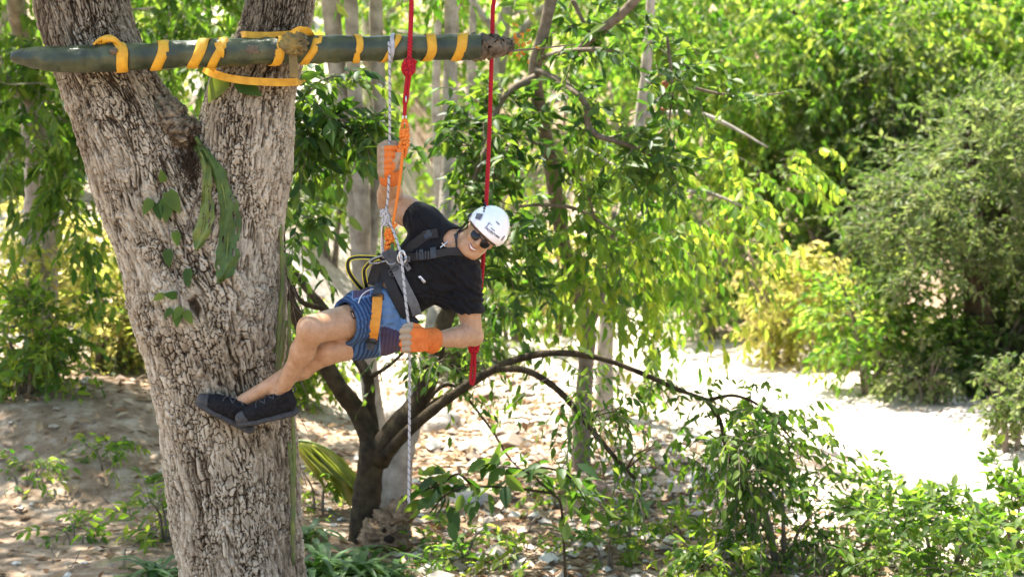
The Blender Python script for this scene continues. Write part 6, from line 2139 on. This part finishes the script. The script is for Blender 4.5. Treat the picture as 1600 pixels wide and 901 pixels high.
# hillside scrub: counted one by one
hill = [(1290, 440, 150, 170, 'leaf_olive', 27), (1380, 410, 150, 170, 'leaf_olive', 27), (1470, 380, 150, 170, 'leaf_olive', 28), (1330, 330, 160, 150, 'leaf_olive', 30), (1420, 290, 160, 150, 'leaf_mid', 31), (1560, 470, 120, 130, 'leaf_dark', 26),
        (1600, 380, 130, 170, 'leaf_olive', 28), (1240, 370, 150, 160, 'leaf_mid', 30), (1200, 290, 160, 170, 'leaf_bright', 33), (1520, 300, 160, 160, 'leaf_olive', 31), (1150, 420, 150, 140, 'leaf_bright', 29), (1600, 250, 150, 160, 'leaf_olive', 33)]
hl = ['grey green bush low on the hillside beside the brown trunk', 'grey green bush above the lime shrub on the hillside', 'olive bush left of the gully tree crown', 'olive bush higher on the slope under the canopy fringe', 'mid green bush high on the slope under the canopy',
      'dark green bush in the shade right of the gully trunks', 'olive bush at the right edge behind the gully tree', 'mid green bush on the slope left of the brown trunk', 'bright bush high on the slope right of the weeping tree', 'olive bush behind the crown of the gully tree', 'bright bush behind the weeping branch tips', 'high olive bush at the right edge of the slope']
for (px, py, w_, h_, mt, Y), lb in zip(hill, hl):
    bush(lb, px, py, w_, h_, mt, 150, Y=Y, leaf=dict(ll=.11, nl=10), spray=(.25, .5), group='scrub on the hillside')

for (px, py, w_, h_, mt, Y), lb in zip([(1550, 560, 130, 120, 'leaf_dark', 23.6), (1610, 530, 140, 150, 'leaf_dark', 24.6), (1440, 520, 110, 130, 'leaf_olive', 24.6), (1540, 420, 130, 120, 'leaf_olive', 27), (1600, 460, 110, 120, 'leaf_olive', 26.5), (1380, 480, 120, 120, 'leaf_mid', 25.5)],
        ['dark scrub above the reddish boulder', 'dark scrub at the right edge over the gully', 'olive scrub left of the gully trunks', 'olive scrub on the slope between the gully trunks and the right edge', 'small olive scrub at the right edge halfway up the slope', 'green scrub right behind the lime shrubs']):
    bush(lb, px, py, w_, h_, mt, 150, Y=Y, leaf=dict(ll=.10, nl=10), spray=(.25, .5), group='scrub on the hillside')

for (px, py, w_, h_, mt, Y), lb in zip([(1505, 612, 100, 110, 'leaf_green', None), (1558, 596, 110, 120, 'leaf_olive', None), (1470, 600, 90, 90, 'leaf_green', None), (1600, 565, 150, 150, 'leaf_green', None), (1600, 490, 110, 110, 'leaf_olive', None)],
        ['shaded bush hiding the foot of the gully trunks', 'olive bush just right of the gully trunks above the reddish boulder', 'shaded bush against the left gully trunk', 'shaded bush at the right edge in front of the earth bank', 'dark shaded bush beside the lime shrub and the gully']):
    bush(lb, px, py, w_, h_, mt, 220, Y=Y, leaf=dict(ll=.09, nl=10), spray=(.25, .5), group='scrub on the hillside')

for px, w_, h_, mt, Y, lb in ((1300, 200, 330, 'leaf_olive', 25.5, 'tall olive shrub on the slope above the bright path edge shrubs'), (1405, 190, 310, 'leaf_olive', 25.0, 'tall olive shrub left of the gully tree crown'), (1215, 170, 280, 'leaf_mid', 26.0, 'tall mid green shrub on the slope behind the weeping tree')):
    bush(lb, px, 0, w_, h_, mt, 300, Y=Y, leaf=dict(ll=.10, nl=10), spray=(.25, .5), group='scrub on the hillside')

# --- left side: dark leafy tree, sunlit shrubs
xl = float(at(62, 420, 17.0).x)
P0 = [down(xl, 17.0), q_(66, 520, 17.0), q_(62, 380, 17.0), q_(66, 290, 17.0), q_(52, 180, 17.0), q_(30, 40, 17.2), q_(10, -120, 15)]
P1 = [q_(66, 280, 17.0), q_(90, 200, 16.8), q_(120, 120, 16.8), q_(150, 20, 17.0)]
P2 = [q_(50, 170, 17.0), q_(20, 130, 16.8), q_(-30, 110, 16.6)]
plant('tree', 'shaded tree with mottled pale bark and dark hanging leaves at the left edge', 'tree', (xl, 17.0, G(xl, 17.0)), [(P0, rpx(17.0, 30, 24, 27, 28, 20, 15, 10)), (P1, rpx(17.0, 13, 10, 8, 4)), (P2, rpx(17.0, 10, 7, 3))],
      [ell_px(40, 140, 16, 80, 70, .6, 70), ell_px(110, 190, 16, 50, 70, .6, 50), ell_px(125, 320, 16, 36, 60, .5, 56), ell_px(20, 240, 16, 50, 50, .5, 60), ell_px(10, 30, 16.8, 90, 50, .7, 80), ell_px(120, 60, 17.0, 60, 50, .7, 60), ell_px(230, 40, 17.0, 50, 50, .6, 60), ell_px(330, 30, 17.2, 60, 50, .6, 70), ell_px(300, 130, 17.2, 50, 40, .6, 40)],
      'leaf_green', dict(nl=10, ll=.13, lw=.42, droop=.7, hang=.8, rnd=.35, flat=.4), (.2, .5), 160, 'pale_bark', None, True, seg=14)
bush('yellowing sunlit shrub behind the left side of the big trunk, upper one', 120, 500, 230, 190, 'leaf_yellow', 190, Y=19.5, leaf=dict(ll=.12))
bush('pale yellow shrub in full sun beside the big trunk', 190, 600, 170, 170, 'leaf_yellow', 200, Y=17.8, leaf=dict(ll=.11))
bush('bright bush hiding the foot of the mottled pale tree at the left', 75, 640, 190, 230, 'leaf_yellow', 120, Y=16.6, leaf=dict(ll=.10))
bush('bright bush in the left background under the dark hanging leaves', 40, 480, 180, 170, 'leaf_bright', 170, Y=25, leaf=dict(ll=.12))
bush('green bush on the mound at the left edge', 40, 690, 180, 170, 'leaf_mid', 200, Y=15.8, leaf=dict(ll=.10), singles=60, detail=True)
bush('small bush on the mound beside the palm frond', 150, 690, 120, 90, 'leaf_olive', 90, Y=17.5, leaf=dict(ll=.08))
bush('low green bush tucked against the left foot of the big trunk', 262, 850, 90, 90, 'leaf_mid', 60, Y=13, leaf=dict(ll=.10, lw=.3), singles=40, detail=True)
bush('bright shrub seen between the two limbs of the big trunk', 290, 250, 200, 200, 'leaf_bright', 160, Y=24, leaf=dict(ll=.13))
for px, py, w_, h_, mt, Y, lb in ((520, 470, 160, 200, 'leaf_bright', 24, 'bright shrub behind the raised thigh and the forked tree'), (650, 480, 170, 190, 'leaf_bright', 27, 'bright shrub behind the harness and orange cord'), (470, 620, 120, 140, 'leaf_mid', 18, 'mid green shrub right of the big trunk below the shoes'),
                                  (800, 520, 170, 150, 'leaf_bright', 24, 'light shrub behind the bent elbow'), (700, 560, 130, 110, 'leaf_olive', 20, 'olive shrub behind the looped end of the red rope'), (880, 480, 150, 170, 'leaf_yellow', 26, 'yellow green shrub behind the pale forked trunk'), (1000, 470, 130, 150, 'leaf_bright', 28, 'light shrub beyond the head of the path')):
    bush(lb, px, py, w_, h_, mt, 150, Y=Y, leaf=dict(ll=.12), group='shrubs in the sunlit background')

# --- background wood: prototypes copied, each tree a thing of its own
protos = []
for k, mt in enumerate(('leaf_bright', 'leaf_mid', 'leaf_bright')):
    H_ = 9.0
    lim = [([(0, 0, -.4), (.15, .1, 2.2), (-.1, .0, 5.0), (.2, .1, H_)], [.19, .15, .11, .03])]
    el = []
    for i in range(13):
        z = rng.uniform(1.6, 9.2); rad = 1.0 + 1.3 * math.sin((z - .6) / 9.2 * 3.0)
        a = rng.uniform(0, 6.28)
        el.append(((math.cos(a) * rad * .8, math.sin(a) * rad * .8, z), (rad * .62, rad * .62, .95), 29))
        if i < 6:
            lim.append(([(0, 0, max(1.2, z - 1.2)), (math.cos(a) * rad * .4, math.sin(a) * rad * .4, z - .3), (math.cos(a) * rad, math.sin(a) * rad, z)], [.07, .05, .015]))
    protos.append(plant('tree', 'broadleaf tree in the wood behind', 'tree', (0, 0, 0), lim, el, mt, dict(nl=9, ll=.20, lw=.46, droop=.5, hang=.5, rnd=.4), (.4, .8), 0, 'pale_bark', None, False, twigs=False, link=False))
spots = [(-8.5, 31), (-5.4, 29), (-2.6, 33), (-.2, 31), (2.0, 34), (4.6, 36), (-11, 34), (-6.8, 37), (-3.6, 39), (-.8, 39), (2.6, 40), (6.4, 33), (8.6, 30), (10.6, 27), (12.5, 33), (9.5, 37), (5.6, 43), (0.6, 46), (-5, 46), (-10, 43), (13.5, 40), (-9.5, 23), (-12, 28), (-7.4, 27), (9.2, 22.5), (11.5, 21)]
wl_ = ['tree of the background wood at the left edge behind the dark hanging leaves', 'background tree seen left of the big trunk', 'background tree directly behind the left limb of the big trunk', 'background tree behind the fork of the big trunk', 'background tree behind the near red rope', 'background tree behind the helmet',
       'farther background tree at the left edge', 'farther background tree between the left edge and the big trunk', 'farther background tree behind the right limb', 'farther background tree behind the pale stems', 'farther background tree between the two red ropes', 'background tree on the slope right of the twisted branches', 'background tree on the slope above the brown trunk',
       'background tree on the slope at the right edge', 'farther tree high on the slope at the right', 'farther tree high on the slope under the canopy', 'farthest tree behind the twisted branches', 'farthest tree behind the ropes', 'farthest tree behind the big trunk', 'farthest tree at the left', 'farthest tree at the right edge', 'tree standing on the sunlit ground beyond the mound, left of the shaded pale tree', 'tree farther back on the sunlit ground at the left', 'background tree between the shaded pale tree and the big trunk', 'tree on the earth bank right of the gully trunks', 'tree on the upper earth bank at the far right']
for k, ((x, y), lb) in enumerate(zip(spots, wl_)):
    pr = protos[k % 3]
    sc = rng.uniform(.85, 1.2)
    if k < 3:
        pr.location = (x, y, G(x, y)); pr.rotation_euler = (0, 0, rng.uniform(0, 6)); pr['label'] = lb; pr['group'] = 'trees of the background wood'
    else:
        copy_tree(pr, (x, y, G(x, y)), rng.uniform(0, 6), sc, lb, 'trees of the background wood')

# --- foreground sprig with broad dark leaves
gf = ground_at(880, 905, 9); Yk = 11.6
f1 = [down(float(at(885, 905, Yk).x), Yk, .05), q_(878, 800, Yk), q_(862, 770, Yk), q_(820, 735, Yk), q_(780, 728, Yk)]
f2 = [q_(862, 770, Yk), q_(800, 762, Yk), q_(740, 760, Yk), q_(700, 770, Yk), q_(672, 800, Yk)]
f3 = [q_(820, 735, Yk), q_(850, 730, Yk), q_(890, 745, Yk), q_(920, 790, Yk)]
f4 = [q_(740, 760, Yk), q_(715, 740, Yk), q_(690, 755, Yk), q_(664, 765, Yk)]
eA, eD = leafy_limbs([f1[2:], f2, f3, f4], [10, 13, 12, 8], .7, .1, .2)
fr = empty('leafy_sprig', tuple(f1[0])); tag(fr, 'leafy sprig with broad dark green leaves over the sunlit litter right of the stump', 'plant')
for k, l in enumerate((f1, f2, f3, f4)):
    mb = MB(); limb(mb, l, rpx(Yk, 2.6, 2, 1.6, 1), 7); mb.build('stem', M['dark_bark'], fr)
a = sprays(eA, eD, rng.uniform(.08, .2, len(eA)), nl=3, ll=.14, lw=.56, droop=.4, hang=.3, rnd=.35, flat=.9)
single_leaves(fr, a, np.arange(len(a[0])), M['leaf_dark_single'])

# --- strap leaved ground plants
M['blade'] = leaf_mat('strap_leaf', [(.04, .09, .025), (.07, .14, .04), (.10, .17, .05)], [(.12, .28, .03), (.2, .36, .05), (.3, .4, .06)], .35, .4, .4, True)


def strap_plant(label, px, py, n, lpx, wpx, name='strap_leaved_plant', Y=None, lean=0, mat='blade', cat='plant'):
    c = ground_at(px, py) if Y is None else None
    if Y is not None:
        x = float(at(px, py, Y).x); c = Vector((x, Y, G(x, Y)))
    s = pxm(c.y)
    root = empty(name, tuple(c)); tag(root, label, cat)
    for k in range(n):
        a = rng.uniform(0, 6.28); L = lpx * s * rng.uniform(.6, 1.15); el = rng.uniform(.5, 1.25)
        d = np.array([math.cos(a) * math.cos(el) + lean, math.sin(a) * math.cos(el), math.sin(el)])
        t = np.linspace(0, 1, 9)[:, None]
        b_ = np.array(list(c)) + np.array([rng.normal(0, .05), rng.normal(0, .05), 0])
        P = b_ + d * L * t + np.array([math.cos(a) * .35, math.sin(a) * .35, -.75]) * L * t ** 2.2
        T = norm(np.gradient(P, axis=0)); sd = norm(np.cross(T, np.array([0, 0, 1.0])))
        w_ = (wpx * s / 2 * np.sin(np.clip(t * .93 + .07, 0, 1) * math.pi) ** .6)
        mdp = P + np.array([0, 0, -1]) * w_ * .25
        V = np.stack([P - sd * w_, mdp, P + sd * w_], 1).reshape(-1, 3)
        i_, j_ = np.meshgrid(np.arange(8), np.arange(2), indexing='ij'); a_ = i_ * 3 + j_
        obj('leaf', mesh_data('leaf', V, np.stack([a_, a_ + 1, a_ + 4, a_ + 3], -1).reshape(-1, 4)), M[mat], root)
    return root


for px, py, n, l, lb in ((500, 900, 40, 140, 'clump of long strap leaves at the right foot of the big trunk'), (552, 905, 36, 135, 'clump of strap leaves between the big trunk and the forked tree'), (600, 915, 26, 110, 'clump of strap leaves in front of the rotten stump'), (250, 905, 24, 110, 'clump of strap leaves at the left foot of the big trunk'),
                         (476, 850, 16, 110, 'strap leaves rising beside the right edge of the big trunk'), (1015, 800, 9, 110, 'sparse strap leaved plant with long blades in the leaf litter'), (905, 850, 10, 80, 'small strap leaved plant near the reddish stone')):
    strap_plant(lb, px, py, n, l, 11)

# --- small weeds in the leaf litter
for px, py, w_, h_, lb in ((720, 880, 110, 60, 'low green weed under the leafy sprig'), (810, 895, 120, 60, 'low green weed at the lower edge, left of the strap leaves'), (950, 890, 110, 70, 'low green weed at the lower edge, right of the strap leaves'), (870, 800, 90, 60, 'bright small weed beneath the leafy sprig'),
                           (990, 850, 90, 50, 'small weed beside the long bladed plant'), (1070, 850, 90, 60, 'small weed under the twiggy shrub'), (660, 890, 90, 50, 'small weed right of the stump'), (500, 800, 80, 70, 'small weed beside the big trunk and the palm frond'), (40, 770, 110, 60, 'small weed on the mound at the left edge'), (170, 735, 100, 60, 'small weed on the mound near the big trunk'), (120, 850, 90, 40, 'small weed on the shaded bare earth at the lower left')):
    bush(lb, px, py, w_, h_, 'leaf_mid' if px % 20 else 'leaf_bright', 26, leaf=dict(ll=.075, nl=6), spray=(.1, .25), singles=26, detail=True, name='weed', stems=3, group='weeds in the leaf litter')


# --- palm fronds
def frond(label, pts, Y, lpx, mat, n=34, hang=.8, root_pt=None):
    P = catmull([q_(x, y, Y + d) for x, y, d in pts], 8)
    s = pxm(Y)
    root = empty('palm_frond', tuple(P[0])); tag(root, label, 'palm frond')
    mb = MB(); mb.tube(P, lerp_r([.016, .010, .004], len(P)), 7); mb.build('midrib', M['succulent'], root)
    T = norm(np.gradient(P, axis=0))
    V_t = np.linspace(.12, .99, n)
    rows = []
    for t in V_t:
        i = min(int(t * (len(P) - 1)), len(P) - 2); f = t * (len(P) - 1) - i
        p_ = P[i] * (1 - f) + P[i + 1] * f; tg = T[i]
        for sg in (1, -1):
            sd = norm(np.cross(tg, np.array([0, .4, 1.0]))) * sg
            d = norm(tg * .7 + sd * .6 + np.array([0, 0, -hang]) + rng.normal(0, .06, 3))
            L = lpx * s * math.sin(math.pi * min(.95, t * .75 + .2)) * rng.uniform(.85, 1.1)
            rows.append((p_, d, norm(np.cross(d, tg) * sg + rng.normal(0, .2, 3)), L, L * .12))
    single_leaves(root, [np.array([r[k] for r in rows]) for k in range(5)], np.arange(len(rows)), M[mat + '_single'], LEAF8, 'leaflet')


frond('yellowing palm frond arching behind the right edge of the big trunk', [(440, 690, 0), (480, 690, 0), (520, 706, 0), (560, 745, 0)], 13.9, 125, 'leaf_yellow')
frond('sunlit palm frond drooping left of the big trunk', [(255, 640, 0), (225, 628, 0), (190, 634, 0), (160, 655, 0)], 17.5, 70, 'leaf_yellow', 30)
frond('second palm frond hanging beside the left edge of the big trunk', [(245, 520, 0), (228, 540, 0), (212, 570, 0), (205, 620, 0)], 18, 70, 'leaf_bright', 30)
frond('green palm frond low at the left edge of the big trunk', [(262, 740, 0), (240, 742, 0), (222, 760, 0), (212, 790, 0)], 14.5, 50, 'leaf_bright', 24)

# --- bare twigs on the ground and thin branches
mb = MB()
for k in range(130):
    x = rng.uniform(-3.5, 4.5); y = rng.uniform(11.2, 20)
    a = rng.uniform(0, 3.14); L = rng.uniform(.1, .5)
    z = G(x, y)
    mb.tube(catmull([(x, y, z + .01), (x + math.cos(a) * L * .5, y + math.sin(a) * L * .5, z + rng.uniform(.02, .1)), (x + math.cos(a) * L, y + math.sin(a) * L, z + rng.uniform(.0, .12))], 3), rng.uniform(.003, .007), 4)
o = mb.build('fallen_twigs', M['grey_twig']); tag(o, 'thin dry twigs scattered over the leaf litter', 'ground cover', kind='stuff')
